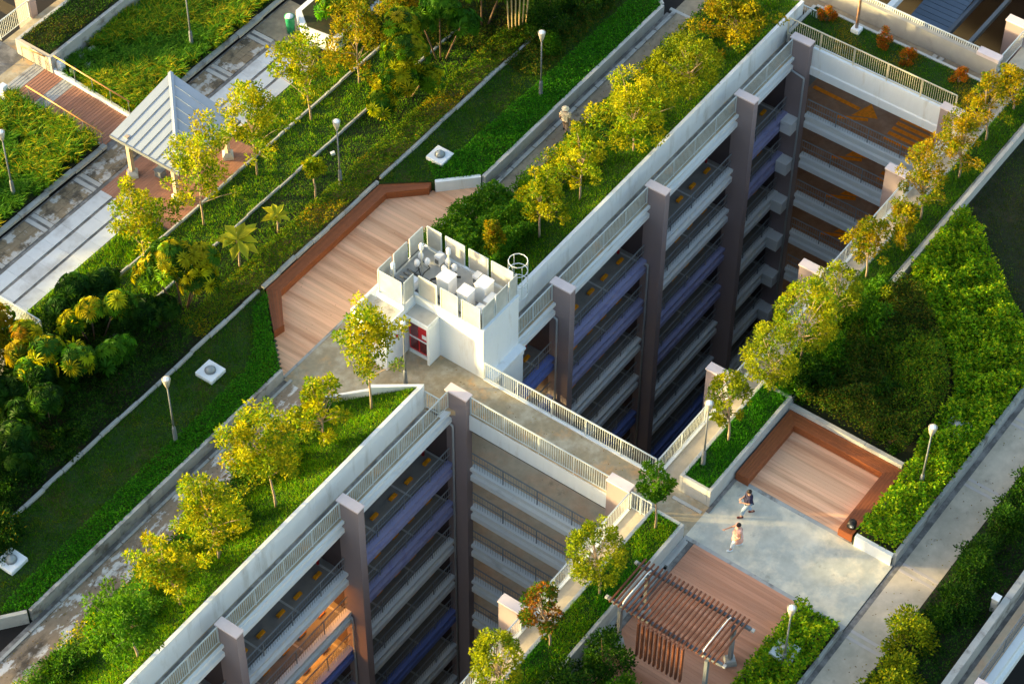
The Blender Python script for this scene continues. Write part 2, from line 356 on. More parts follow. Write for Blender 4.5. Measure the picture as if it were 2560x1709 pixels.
def shrub(name, x, y, z, rx, ry, h, pal, label, cat='shrub', group=None, leaf=.11, n=None, flowers=None):
    """low bush: foliage over a few stems"""
    root = empty(name, (x, y, z), label, cat, group)
    n = n or int(1500*rx*ry+500*h*rx)+400
    ncl = max(8, int(14*rx*ry/.3*.5)); u = nrm(rng.normal(0, 1, (ncl, 3))); u[:, 2] = np.abs(u[:, 2])
    c0 = u*rng.uniform(.5, .95, (ncl, 1))*[rx, ry, h]; ci = rng.integers(0, ncl, n)
    o = nrm(rng.normal(0, 1, (n, 3)))*rng.uniform(.3, 1, (n, 1))*[.32, .32, .28]*max(.6, min(1.2, rx))
    P = c0[ci]+o; P[:, 2] = np.abs(P[:, 2])+.04; D = o+u[ci]*.12+rng.normal(0, .12, (n, 3)); c = palcol(pal, n)*rng.uniform(.75, 1.2, ncl)[ci][:, None]
    if flowers:
        k = rng.uniform(0, 1, n) < .03; c[k] = flowers
    ob('foliage', leaf_mesh('foliage', P, D, leaf*rng.uniform(.7, 1.3, n), leaf*.55, c), None, root, local=True)
    mb = MB()
    for i in range(min(7, ncl)): mb.tube([(0, 0, -.03), tuple(c0[i]*.55), tuple(c0[i])], [.025, .018, .008], 4, False)
    ob('stems', mb, BARKD, root, local=True)
    return root

# ================================================================== GROUND AND ROOF DECK
ob('ground', B(-400, 400, -400, 400, -27.5, -27), mat('asphalt_far_below', (.02, .02, .02), .9, .2, .5), kind='structure')
ZR = -.9
base = MB()
for b_ in [(-40, 60, .5, 30.8, ZR-.1, -.12), (0.02, 1.9, -9.5, .498, ZR-.1, -.12), (-40, 60, -25.6, -9.502, ZR-.1, -.12), (27.77, 31.9, -9.5, .498, ZR-.1, -.12), (7.6, 60, 30.802, 45, ZR-.1, -.12)]:
    base.box(*b_)
ob('roof_slab', base, DARKW, kind='structure')
ob('facade_walkway', MB().box(-30, -.9, -.4, .5, -.3, -.004).box(4.45, 29.6, -.4, .5, -.3, -.004), TAN, kind='structure')
ob('walkway_drain', MB().box(-30, -1.0, .25, .40, -.003, .012).box(4.46, 29.5, .25, .40, -.003, .012), DRAIN, kind='structure')
# bridge and plaza by the stair hut
ob('bridge_deck', MB().prism([(0.02, -12.2), (1.9, -12.2), (1.9, .5), (3.4, .5), (3.4, 6.3), (-3.2, 6.3), (-3.35, 4.45), (-2.2, 2.2), (-.9, .55), (0.02, -1.2)], -.3, 0), TAN, kind='structure')
ob('plaza', B(.12, 3.72, -19.8, -12.204, -.3, 0.0), PLAZA, kind='structure')
ob('plaza_drain_strip', MB().box(3.72, 3.9, -19.8, -12.2, -.3, .004).box(-.06, .12, -19.8, -12.2, -.3, .004), KERB, kind='structure')
# left long path
ob('garden_path', B(-30, -3.2, 4.45, 6.06, -.3, 0.002), PATHM, kind='structure')
ob('garden_path_upper', MB().prism([(3.4, 4.9), (40, 4.9), (40, 6.06), (3.4, 6.06)], -.3, .002), PATHC, kind='structure')
ob('path_gutter', MB().box(-30, -3.2, 6.06, 6.3, -.3, -.03).box(11.2, 26.4, 6.06, 6.3, -.3, -.03), DRAIN, kind='structure')
k = MB()
for i in range(30):
    x0 = -30+i*.9*2; 
    if x0 < -4.6: k.box(x0, x0+1.74, 5.93, 6.06, -.1, .06)
for i in range(9): k.box(11.3+i*1.7, 11.3+i*1.7+1.64, 5.86, 6.06, -.1, .08)
ob('path_kerb', k, KERB, kind='structure')
ob('red_edging', MB().box(-30, -3.6, 4.36, 4.448, -.1, .12).box(11, 40, 4.8, 4.898, -.1, .12), mat('red_brown_edging', (.22, .07, .04), .8, .2, 3), kind='structure')
ob('cross_strip', B(26.6, 26.78, 4.9, 6.3, -.1, .014), KERBW, kind='structure')
# lawn retaining wall
def wall_thing(name, runs, z0, z1, th, m, label, cat='wall', seg=2.4):
    t = empty(name, (*runs[0][0], z0), label, cat)
    for a, b in runs:
        a = Vector((*a, 0)); b = Vector((*b, 0)); d = b-a; n = max(1, round(d.length/seg)); u = d.normalized(); 
        for i in range(n):
            p = a+d*((i+.5)/n); L = d.length/n-.012
            ob('wall_panel', MB().obox((p.x, p.y, (z0+z1)/2+random.uniform(-.006, .006)), L, th+random.uniform(-.006, .006), z1-z0, u), m, t)
    return t
wall_thing('retaining_wall', [((-18.7, 6.37), (-3.2, 6.37)), ((-18.8, 6.42), (-19.8, 7.2)), ((-19.8, 7.2), (-22, 9.4))], -.1, .62, .16, KERB, 'weathered grey retaining wall with gaps between the lower garden path and the lawn')
wall_thing('retaining_wall', [((11.3, 6.38), (26.1, 6.38)), ((26.16, 6.44), (27.2, 8))], -.1, .62, .18, KERBW, 'pale retaining wall along the upper garden path above the timber deck')
wall_thing('deck_end_wall', [((9.72, 7.98), (11.25, 6.5))], -.1, .62, .2, WHITE, 'short white angled wall at the upper end of the big timber deck bench', seg=9)
# lawns
LZ = .5
L_low = [(-19.6, 7.3), (-18.7, 6.46), (-3.2, 6.46), (-1.72, 8.2), (-.02, 10.02), (-.02, 10.1), (-21, 10.1), (-22, 9.4)]
L_up = [(9.75, 8.1), (11.35, 6.48), (26.1, 6.48), (27.5, 8.2), (27.5, 10.1), (8.1, 10.1)]
terrain('lawn_soil', L_low, LZ, LAWNB); terrain('lawn_soil', L_up, LZ, LAWNB)
grass('lawn', L_low, LZ, 700, .12, .025, 'lawn', 'dark mown lawn between the lower garden path and the thin concrete strip', patch=('brown', 1.1, 3, .7))
grass('lawn', L_up, LZ, 700, .12, .025, 'lawn', 'mown lawn behind the pale wall of the upper garden path', patch=('brown', 1.1, 5, .6))
cover('ground_cover', [(-19.4, 7.3), (-18.7, 6.44), (-3.2, 6.44), (-1.6, 8.3), (-.1, 9.8), (-1.2, 9.7), (-2.6, 8.4), (-4.2, 7.6), (-18, 7.5)], LZ, 520, .09, 'cover', 'bright green creeping ground cover along the lower retaining wall and deck', hgt=.15, bumpy=.05)
cover('ground_cover', [(9.8, 8.0), (11.35, 6.44), (26.1, 6.44), (27, 7.9), (18, 8.1), (12, 8.3), (10.4, 9.0)], LZ, 520, .09, 'cover', 'bright green creeping ground cover behind the upper retaining wall', hgt=.15, bumpy=.05)
def curb(name, x0, x1, y, z, m, label, w_=.2, seg=1.15):
    t = empty(name, (x0, y, z), label, 'kerb'); x = x0
    while x < x1:
        L = min(seg, x1-x)
        ob('kerb_stone', MB().obox((x+L/2, y+random.uniform(-.03, .03), z+.02+random.uniform(-.02, .015)), L-.03, w_*random.uniform(.8, 1.1), .16, (1, random.uniform(-.012, .012), 0)), m, t); x += L
curb('concrete_strip', -22, -.3, 10.12, .56, KERBW, 'thin broken concrete strip dividing the lower dark lawn from the hedge', w_=.15)
curb('bench_kerb', .0, 8.2, 10.13, .52, KERBW, 'pale kerb line directly behind the long angled bench', w_=.16)
curb('concrete_strip', 8.4, 26, 10.15, .56, KERBW, 'thin pale concrete strip dividing the upper lawn from the hedge', w_=.15)
curb('concrete_strip', -12, 20, 13.5, .54, KERBW, 'middle thin concrete strip through the grass bank', w_=.07)
curb('concrete_strip', -6, 20, 15.72, .52, KERBW, 'thin concrete strip beside the pale stone terrace', w_=.08)
terrain('shrub_bed_soil', [(-26, 10.18), (30, 10.18), (30, 13.45), (-26, 13.45)], .5, SOIL)
terrain('grass_bank_soil', [(-26, 13.45), (30, 13.45), (30, 15.8), (-26, 15.8)], .45, LAWNB)
terrain('verge_soil', [(-26, 15.802), (.43, 15.802), (.43, 17.86), (-26, 17.86)], .08, LAWNB); terrain('verge_soil', [(7.22, 15.802), (30, 15.802), (30, 17.86), (7.22, 17.86)], .08, LAWNB)
cover('low_hedge', [(-4, 10.2), (22, 10.2), (22, 11.55), (-4, 11.55)], .5, 750, .085, 'brown', 'low clipped olive hedge strip beside the timber bench', 'hedge', hgt=.34, bumpy=.10, bs=2.1, patch=('o', .8, 2, .6))
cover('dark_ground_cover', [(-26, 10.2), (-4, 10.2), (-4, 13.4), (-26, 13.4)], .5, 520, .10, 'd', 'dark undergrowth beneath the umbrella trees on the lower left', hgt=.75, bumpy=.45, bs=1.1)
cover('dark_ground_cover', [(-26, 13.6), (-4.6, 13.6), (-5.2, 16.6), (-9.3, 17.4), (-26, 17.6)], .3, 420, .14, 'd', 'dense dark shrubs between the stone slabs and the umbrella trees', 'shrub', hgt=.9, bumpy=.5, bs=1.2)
grass('lawn', [(-4, 11.5), (20, 11.5), (20, 13.44), (-4, 13.44)], .5, 520, .13, .022, 'lawny', 'green grass between the low hedge and the middle concrete strip', patch=('lawn', 1.0, 3, .1))
grass('lawn', [(-9, 13.56), (20, 13.56), (20, 15.64), (-9, 15.64)], .45, 560, .15, .022, 'lawny', 'tufted grass where the saplings by the pavilion stand')
grass('lawn', [(-9, 15.8), (.35, 15.8), (.5, 17.8), (-9, 17.8)], .08, 760, .2, .026, 'lawny', 'dark grass verge below the pale stone slabs')
grass('lawn', [(7.3, 15.8), (20, 15.8), (20, 17.75), (7.4, 17.75)], .08, 760, .15, .022, 'lawny', 'grass verge beside the upper pale stone slabs')
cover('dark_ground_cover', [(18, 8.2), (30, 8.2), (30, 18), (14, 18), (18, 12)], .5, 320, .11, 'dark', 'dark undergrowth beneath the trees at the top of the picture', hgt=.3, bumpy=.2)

# ------------------------------------------------------------------ stone terrace and tile strip
ter = empty('stone_terrace', (-2, 19, 0), 'pale grey stone slab terrace in three long rows with dark joints', 'terrace', kind='structure')
ob('joint_bed', B(-12, 13.2, 17.86, 20.55, -.3, -.03), DRAIN, ter)
sm = {}
def slab(x0, x1, y0, y1, m, par, nm='slab', z=0., th=.08):
    key = (round(x1-x0, 3), round(y1-y0, 3), nm)
    if key not in sm: sm[key] = B(-(x1-x0)/2, (x1-x0)/2, -(y1-y0)/2, (y1-y0)/2, -th, 0).mesh(nm); sm[key].materials.append(m)
    o = bpy.data.objects.new(nm, sm[key]); COL.objects.link(o); o.parent = par; o.location = Vector(((x0+x1)/2, (y0+y1)/2, z+random.uniform(-.004, .004)))-wloc(par)
for (y0, y1) in ((17.9, 18.63), (18.78, 19.52), (19.68, 20.38)):
    x = -11.5
    while x < .4: slab(x, x+1.17, y0, y1, SLABM, ter); x += 1.18
    x = 6.95
    while x < 12.8: slab(x, x+1.17, y0, y1, SLABM, ter); x += 1.18
til = empty('tiled_strip', (0, 21.2, 0), 'mottled brown and white stone tile strip crossed by pale bands', 'paving', kind='structure')
ob('joint_bed', B(-12, 16, 20.55, 21.9, -.3, -.035), DRAIN, til)
bands = [-8.9, -5.75, -2.6, .62, 3.8, 6.8, 9.9, 12.95]
for b_ in bands:
    slab(b_-.30, b_-.08, 20.6, 21.85, BANDM, til, 'band_slab', .003); slab(b_+.08, b_+.30, 20.6, 21.85, BANDM, til, 'band_slab', .003)
for i in range(len(bands)-1):
    x0, x1 = bands[i]+.34, bands[i+1]-.34; n = 5
    for a in range(n):
        for r_ in range(3):
            xx = x0+(x1-x0)*a/n; slab(xx, xx+(x1-x0)/n-.012, 20.6+r_*.42, 20.6+r_*.42+.405, TILE, til, 'stone_tile')
slab(13.3, 16, 18.5, 21.85, PATHC, til, 'stone_tile')
curb('kerb_wall', -12, 2.75, 22.05, .22, KERB, 'weathered kerb wall between the tile strip and the left bed of long grass', w_=.28, seg=1.8)
curb('kerb_wall', 5.0, 18, 22.05, .22, KERB, 'weathered kerb wall between the tile strip and the upper bed of long grass', w_=.28, seg=1.8)
ob('kerb_drain', MB().box(-12, 17, 21.86, 21.93, -.1, .006), DRAIN, kind='structure')

# ------------------------------------------------------------------ decks
def boards_x(poly_top, x0, x1, ylow, m, par, w_=.145, gap=.008, z=0.0):
    """boards running along Y; poly_top(x)->upper y"""
    x = x0
    while x < x1-.02:
        y1 = min(poly_top(x), poly_top(x+w_)); 
        if y1 > ylow+.05:
            o = ob('board', B(x, x+w_-gap, ylow, y1, z-.05, z+random.uniform(-.002, .002)), m, par)
        x += w_
d1 = empty('timber_deck', (4, 8, 0), 'large pale timber deck in front of the long angled bench', 'deck', kind='structure')
def top1(x):
    if x < -1.6: return 6.5+(x+3.15)*(8.2-6.5)/1.55
    if x < .05: return 8.2+(x+1.6)*(10.0-8.2)/1.65
    if x < 8.15: return 10.0
    if x < 9.75: return 10.0-(x-8.15)*(2.0/1.6)
    return 8.0-(x-9.75)*(1.5/1.5)
ob('underlay', MB().prism([(-3.15, 6.31), (11.25, 6.31), (11.25, 6.5), (9.75, 8), (8.15, 10), (.05, 10), (-1.6, 8.2), (-3.15, 6.5)], -.3, -.045), DRAIN, d1)
boards_x(top1, -3.1, 11.2, 6.44, WOOD, d1, w_=.18)
ob('deck_edge', B(-3.1, 11.2, 6.31, 6.43, -.05, .012), KERB, d1)
d2 = empty('timber_deck', (5.6, -15, 0), 'square timber deck inside the U-shaped bench', 'deck', kind='structure')
ob('underlay', B(3.9, 7.95, -17.9, -12.3, -.3, -.045), DRAIN, d2)
boards_x(lambda x: -12.35, 3.91, 7.9, -17.86, WOOD, d2, w_=.18)
d3 = empty('timber_deck', (-4, -15, 0), 'reddish timber deck under the pergola', 'deck', kind='structure')
ob('underlay', B(-12, -.07, -17.75, -12.7, -.3, -.045), DRAIN, d3)
boards_x(lambda x: -12.72, -11.9, -.08, -17.7, WOODR, d3, w_=.15)
d4 = empty('timber_deck', (4, 18, 0), 'reddish timber floor under the open pavilion', 'deck', kind='structure')
ob('underlay', B(.55, 6.95, 16.0, 20.42, -.3, -.045), DRAIN, d4)
y = 16.05
while y < 20.38: ob('board', B(.6, 6.9, y, y+.142, -.05, random.uniform(0, .004)), WOODX, d4); y += .15
ob('deck_kerb', B(.45, 7.2, 15.86, 16.0, -.2, .12), mat('pinkish_kerb', (.55, .42, .34), .8, .08, 2), d4)
rmp = empty('timber_ramp', (3.85, 25, 0), 'broad sloping timber ramp between the two beds of long grass', 'ramp', kind='structure')
y = 22.25; RZ = lambda y: .02+max(0, (y-22.3))*.055
ob('ramp_base', MB().prism([(2.75, 21.95), (4.95, 21.95), (4.95, 31), (2.75, 31)], -.4, 0, lambda x, y: RZ(y)-.045), DRAIN, rmp)
while y < 28.4:
    grey = 25.9 < y < 26.6 or y > 27.8
    ob('board', MB().obox((3.85, y+.07, RZ(y)), 2.1, .155, .05, (1, 0, 0)), KERB if grey else WOODX, rmp); y += .165
ob('ramp_kerb', MB().obox((4.98, 25.2, .27), 5.7, .16, .3, (0, 1, .055)), WHITE, rmp)
ob('ramp_kerb', MB().obox((2.7, 25.2, .22), 5.7, .12, .25, (0, 1, .055)), KERB, rmp)

# ------------------------------------------------------------------ benches
def bench(name, outer, inner, label, zt=.45, nt_=5):
    t = empty(name, (*outer[0], 0), label, 'bench'); n = len(outer)
    for i in range(n-1):
        for kx in range(nt_):
            a, b = (kx+.04)/nt_, (kx+.96)/nt_
            L = lambda j, f: (outer[j][0]*(1-f)+inner[j][0]*f, outer[j][1]*(1-f)+inner[j][1]*f)
            ob('seat_slat', MB().prism([L(i, a), L(i+1, a), L(i+1, b), L(i, b)], zt-.045, zt+random.uniform(-.002, .002)), BENCH, t)
        for q in range(3):
            z0 = .03+q*.125; f0, f1 = 1.0, .92
            ob('front_slat', MB().prism([L(i, f0-.03), L(i+1, f0-.03), L(i+1, f1-.03), L(i, f1-.03)], z0, z0+.115), BENCH, t)
        mid = [L(i, .06), L(i+1, .06), L(i+1, .85), L(i, .85)]
        ob('frame', MB().prism(mid, 0.0, zt-.06), BARKD, t)
    for j, s_ in ((0, 1), (n-1, -1)):
        a, b = Vector((*outer[j], .22)), Vector((*inner[j], .22))
        ob('end_panel', MB().obox((a+b)/2, (b-a).length, .04, .42, b-a), BENCH, t)
    return t
bench('angled_bench', [(9.85, 8.25), (8.18, 10.02), (.08, 10.02), (-1.62, 8.15)], [(9.3, 8.05), (7.93, 9.42), (.42, 9.42), (-1.05, 8.05)], 'long three-sided reddish timber bench wrapping the large pale deck')
bench('u_bench', [(3.75, -12.28), (7.97, -12.28), (7.97, -17.83), (3.82, -17.83)], [(3.75, -12.9), (7.32, -12.9), (7.32, -17.18), (3.82, -17.18)], 'U-shaped reddish timber bench around the square deck')
wall_thing('bench_back_wall', [((8.08, -12.2), (8.08, -17.7))], -.1, .66, .2, KERBW, 'white ledge behind the far side of the U-shaped bench', seg=1.6)

# ------------------------------------------------------------------ railings
def railing(name, a, b, h=1.1, label='', posts=1.9, m=STEEL, sp_=.115, group=None, parent=None, cat='railing', br=.009):
    a = Vector(a); b = Vector(b); d = b-a; L = d.length; u = d/L
    t = empty(name, a, label, cat, group) if parent is None else parent
    up = Vector((0, 0, 1))
    ob('top_rail', MB().obox((a+b)/2+up*h, L, .05, .05, u), m, t)
    ob('bottom_rail', MB().obox((a+b)/2+up*.12, L, .035, .03, u), m, t)
    n = max(1, round(L/posts)); 
    for i in range(n+1):
        p = a+d*(i/n); ob('post', MB().box(p.x-.022, p.x+.022, p.y-.022, p.y+.022, p.z, p.z+h), m, t)
    mb = MB(); k = int(L/sp_)
    for i in range(k):
        p = a+u*((i+.5)*L/k); mb.box(p.x-br, p.x+br, p.y-br, p.y+br, p.z+.12, p.z+h-.02)
    ob('balusters', mb, m, t, kind='stuff')
    return t

# ------------------------------------------------------------------ CAR PARK
cpk = empty('car_park', (0, 0, -24), 'multi-storey car park with open floors stepping down around two deep light wells', 'building')
TOPX_LO = [-7.55, -15.1, -22.6]; TOPX_UP = [7.38, 14.85, 22.35, 27.35]
pill = {}
def pillar(x, y0, y1, cap=1.3):
    for nm, bx in (('pillar', (-.0, .4, 0, y1-y0, -26, cap-.08)), ('pillar_cap', (-.035, .435, -.035, y1-y0+.035, cap-.08, cap))):
        key = (nm, round(y1-y0, 2), cap)
        if key not in pill: pill[key] = B(*bx).mesh(nm); pill[key].materials.append(MAUVE if nm == 'pillar' else CAPM)
        o = bpy.data.objects.new(nm, pill[key]); COL.objects.link(o); o.parent = cpk; o.location = Vector((x, y0, 0))-cpk.location
for x in TOPX_LO+[-.24]+TOPX_UP: pillar(x, -1.27, -.2, 1.12)
for x in [-22.6, -15.2, -7.66, -.16, 7.28, 14.8, 22.3, 27.37]: pillar(x, -9.5, -8.45, 1.12)
LEV = [-3.70-2.79*i for i in range(8)]
bays_lo = [(-22.2, -15.1), (-14.7, -7.55), (-7.15, -.24)]
bays_up = [(4.47, 7.38), (7.78, 14.85), (15.25, 22.35), (22.75, 27.35)]
def mk(c): return {'w': LEDGE, 'l': LAV, 'b': BLUE}[c]
colours = {(-22.2): 'wwwwwwww', (-14.7): 'wwblwbww', (-7.15): 'llwwbwww', 4.47: 'bblwwwww', 7.78: 'llwwbwww', 15.25: 'wwllwwbw', 22.75: 'llwwwwww'}
def ledge_x(x0, x1, zt, m, hh=.85):
    """stepped edge beam running along X, facing -Y"""
    p = [(-.52, 0), (-.52, -.17), (-.34, -.21), (-.34, -.50), (-.50, -.54), (-.50, -hh), (-.20, -hh), (-.20, 0)]
    mb = MB(); vs = [(x, y, zt+z) for x in (x0, x1) for y, z in p]; n = len(p)
    mb.add(vs, [tuple(range(n)), tuple(range(n, 2*n))[::-1]]+[(i, n+i, n+(i+1) % n, (i+1) % n) for i in range(n)])
    ob('edge_beam', mb, m, cpk)
def ledge_y(X, y0, y1, zt, m, hh=.85, prof=None):
    p = prof or [(0, 0), (0, -.17), (.17, -.21), (.17, -.50), (.02, -.54), (.02, -hh), (.34, -hh), (.34, 0)]
    mb = MB(); vs = [(X+x, y, zt+z) for y in (y1, y0) for x, z in p]; n = len(p)
    mb.add(vs, [tuple(range(n)), tuple(range(n, 2*n))[::-1]]+[(i, n+i, n+(i+1) % n, (i+1) % n) for i in range(n)])
    ob('edge_beam', mb, m, cpk)
def grail(a, b, name='guard_rail', h=.95):
    a = Vector(a); b = Vector(b); d = b-a; L = d.length; u = d/L; mb = MB(); up = Vector((0, 0, 1))
    mb.obox((a+b)/2+up*h, L, .045, .045, u).obox((a+b)/2+up*.5, L, .03, .03, u)
    k = int(L/.14)
    for i in range(k+1):
        p = a+d*(i/k); w_ = .022 if i % 13 == 0 else .006; mb.box(p.x-w_, p.x+w_, p.y-w_, p.y+w_, p.z, p.z+h)
    ob(name, mb, DSTEEL, cpk)
ordn = ['first', 'second', 'third', 'fourth', 'fifth', 'sixth', 'seventh', 'eighth']
stopm = B(-.21, .21, -.075, .075, 0, .11); stopmesh = stopm.mesh('wheel_stop'); stopmesh.materials.append(YELLOW)
bayname = {-14.7: 'left bay of lower well', -7.15: 'bay by the bridge corner pillar', 4.47: 'narrow bay beside the hut', 7.78: 'second bay of upper well', 15.25: 'third bay of upper well', 22.75: 'far bay of upper well'}
for bs, well in ((bays_lo, 'lo'), (bays_up, 'up')):
    for x0, x1 in bs:
        ledge_x(x0, x1, -.05, LEDGE, .80)
        for li, z in enumerate(LEV):
            ledge_x(x0, x1, z, mk(colours[x0][li])); grail((x0+.02, -.34, z), (x1-.02, -.34, z))
            if x0 in bayname and li < 4 and not (x0 == 22.75 and li > 2):
                xs = [x0-.35+2.4*i+o_ for i in range(3) for o_ in (.59, 1.88)] if x0 != 4.47 else [5.35, 6.61]
                xs = [q for q in xs if x0+.2 < q < x1-.2]
                for qi, q in enumerate(xs):
                    o = ob('wheel_stop', stopmesh, None, None, f'yellow wheel stop {ordn[qi]} from left, {ordn[li]} floor down, {bayname[x0]}', 'wheel stop', 'yellow wheel stops on the parking floors', loc=(q, .5, z-.13))
    X0, X1 = (bs[0][0]-8, -.24) if well == 'lo' else (1.9, 31.9)
    for li, z in enumerate(LEV):
        ob('floor_slab', B(X0, X1, -.30, 9, z-.40, z-.15), FLOORG, cpk)
        lm = MB()
        for x0, x1 in bs:
            for i in range(4):
                q = x0-.35+2.4*i
                if x0 < q < x1: lm.box(q-.05, q+.05, -.2, 4.6, z-.149, z-.143)
        ob('bay_lines', lm, KERBW, cpk, kind='stuff')
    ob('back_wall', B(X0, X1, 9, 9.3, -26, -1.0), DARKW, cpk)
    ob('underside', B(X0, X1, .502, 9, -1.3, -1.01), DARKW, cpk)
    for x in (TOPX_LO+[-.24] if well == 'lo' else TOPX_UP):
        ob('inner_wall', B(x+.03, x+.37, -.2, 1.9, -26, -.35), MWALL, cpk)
# cross sides of the wells
for (X, yy0, yy1, tag_) in ((-.02, -8.46, -1.25, 'lo'), (27.72, -8.46, -1.25, 'up')):
    if tag_ == 'lo':
        ledge_y(X, yy0, yy1, -.1, WHITE, .95, [(0, 0), (0, -.95), (.3, -.95), (.3, 0)])
    else:
        ledge_y(X, yy0, yy1, .68, WHITE, 1.65, [(0, 0), (0, -1.12), (-.06, -1.18), (-.06, -1.65), (.3, -1.65), (.3, 0)])
    for li, z in enumerate(LEV):
        ledge_y(X, yy0, yy1, z-.03, LEDGE); grail((X+.14, yy0+.03, z-.03), (X+.14, yy1-.03, z-.03))
        ob('floor_slab', B(X+.28, X+(1.87 if tag_ == 'lo' else 4.2), -9.5, .0, z-.42, z-.17), FLOORB if tag_ == 'lo' else FLOORO, cpk)
    if tag_ == 'up':
        for z in LEV: grail((31.8, -9.4, z-.03), (31.8, -.1, z-.03))
        for z in LEV: ob('beam_stub', B(26.7, 27.36, -1.14, -.52, z-.80, z-.05), LEDGE, cpk)
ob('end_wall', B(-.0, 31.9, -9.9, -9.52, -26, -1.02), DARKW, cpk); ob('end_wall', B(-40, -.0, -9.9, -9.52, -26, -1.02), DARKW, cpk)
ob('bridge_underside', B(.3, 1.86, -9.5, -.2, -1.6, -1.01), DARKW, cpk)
ob('well_edge_beam', B(1.86, 1.96, -9.5, -.62, -.9, .06), WHITE, cpk)
ob('well_edge_beam', MB().box(-30, -.2, -9.66, -9.5, -.6, .05).box(1.97, 27.4, -9.66, -9.5, -.6, .05), WHITE, cpk)
# painted arrows on the upper driveway floors
for li, z in enumerate(LEV[:4]):
    zz = z-.164
    ob('painted_arrow', MB().prism([(29.75, -.5), (30.0, -.5), (29.95, -3.2), (29.7, -3.2)], zz, zz+.005).prism([(29.2, -3.1), (30.5, -3.5), (29.75, -4.3)], zz, zz+.005).prism([(28.6, -2.6), (28.8, -2.5), (29.5, -3.9), (29.3, -4.0)], zz, zz+.0052), ORANGE, cpk)
    for i in range(5):
        ob('painted_stripe', MB().prism([(28.7+i*.42, -5.2), (28.95+i*.42, -5.2), (28.95+i*.42, -8.1), (28.7+i*.42, -8.1)], zz, zz+.005), ORANGE, cpk)
# drain pipes on pillars
def pipe(x, y, z0, ztop, elbow):
    ob('drain_pipe', MB().tube([elbow, (x, y, ztop), (x, y, ztop-.15), (x, y, z0)], .055, 8), PIPE, cpk, smooth=True)
pipe(-.34, -.62, -26, -.95, (-.34, -.25, -.82)); pipe(7.28, -.66, -26, -.95, (7.28, -.3, -.82)); pipe(14.75, -.66, -26, -3.9, (14.75, -.3, -3.8)); pipe(27.25, -1.22, -26, -.98, (27.2, -.4, -.75)); pipe(-7.63, -.62, -26, -6.8, (-7.63, -.3, -6.7))
for x in (-.55, -7.85, 7.1, 14.55, 22.1): ob('fire_pipe', MB().tube([(x, .9, -1.3), (x, .9, -3.85)], .07, 8), REDP, cpk, smooth=True)
# lit lamps low on the left
for i, (x, y, z) in enumerate(((-8.2, 1.3, -5.3), (-8.6, 1.3, -8.1), (-15.6, 1.2, -5.3), (-9.9, 1.6, -8.1))):
    t = empty('tube_lamp', (x, y, z), ['amber tube lamp glowing under the first parking floor at the left bay', 'amber tube lamp glowing under the second parking floor beside the pillar', 'amber tube lamp glowing behind the leftmost pillar at the bottom edge', 'amber tube lamp glowing deep under the second parking floor'][i], 'lamp')
    ob('lamp_body', MB().obox((x, y, z+.06), 1.5, .14, .08, (.6, .8, 0)), GREYP, t); ob('tube', MB().obox((x, y, z), 1.4, .06, .05, (.6, .8, 0)), LITM, t)

# ------------------------------------------------------------------ facade planters
zpl = lambda x, y: 1.40-np.clip((y-.75)/3.75, 0, 1)*1.22
PL_lo = [(-30, .5), (-.97, .5), (-2.25, 2.2), (-3.3, 4.36), (-30, 4.36)]
PL_up = [(4.6, .5), (29.6, .5), (29.6, 4.8), (11, 4.8), (9, 5.6), (4.6, 4.9)]
def slope_bed(nm, xs, y0, y1, endf, m):
    mb = MB(); 
    ys = [y0, .78, 2, 3.2, y1]
    for i in range(len(xs)-1):
        for j in range(len(ys)-1):
            q = [(xs[i], ys[j]), (xs[i+1], ys[j]), (xs[i+1], ys[j+1]), (xs[i], ys[j+1])]
            q = [(min(a, endf(b)) if endf else a, b) for a, b in q]
            mb.add([(a, b, float(zpl(a, b))) for a, b in q], [(0, 1, 2, 3)])
    return ob(nm, mb, m, kind='structure')
slope_bed('planter_soil', [-30, -20, -10, -5, -3.3, -2.2, -1.0], .60, 4.36, lambda y: -.97-(y-.5)*.75-(.0 if y < 2.2 else (y-2.2)*.05), LAWNB)
slope_bed('planter_soil', [4.62, 10, 20, 29.5], .60, 4.8, None, LAWNB)
def planter_wall(nm, x0, x1, label):
    t = empty(nm, (x0, .55, 0), label, 'wall'); n = round((x1-x0)/3.75)
    for i in range(n):
        a = x0+(x1-x0)*i/n; b = x0+(x1-x0)*(i+1)/n
        ob('wall_panel', B(a, b-.008, .45, .62, -.02, 1.5), WALL, t)
    return t
planter_wall('planter_wall', -26, -.95, 'tall white planter wall above the balustrade of the lower light well')
planter_wall('planter_wall', 4.46, 29.55, 'tall white planter wall above the balustrade of the upper light well')
t = empty('planter_end_wall', (-1.5, 1.3, 0), 'white angled end wall of the lower grass planter beside the lamp post', 'wall')
ob('wall_panel', MB().prism([(-.95, .625), (-.95, .45), (-.80, .50), (-2.15, 2.30), (-2.3, 2.2), (-1.05, .63)], -.02, 1.48), WALL, t)
ob('wall_panel', MB().prism([(-2.31, 2.2), (-2.16, 2.31), (-3.2, 4.36), (-3.36, 4.36)], -.02, .8, lambda x, y: 1.3-(y-2.2)*.5), WALL, t)
G_lo = [(-26, .66), (-1.15, .66), (-2.35, 2.25), (-3.0, 3.3), (-26, 3.0)]
G_up = [(4.6, .66), (29.4, .66), (29.4, 3.2), (4.6, 3.0)]
grass('planter_grass', G_lo, zpl, 950, .17, .025, 'lawny', 'thick tufted grass sloping up to the white wall of the lower light well', patch=('lawn', .9, 4, .25))
grass('planter_grass', G_up, zpl, 800, .15, .025, 'lawn', 'thick green grass sloping up to the white wall of the upper light well', patch=('lawny', .5, 1, .2))
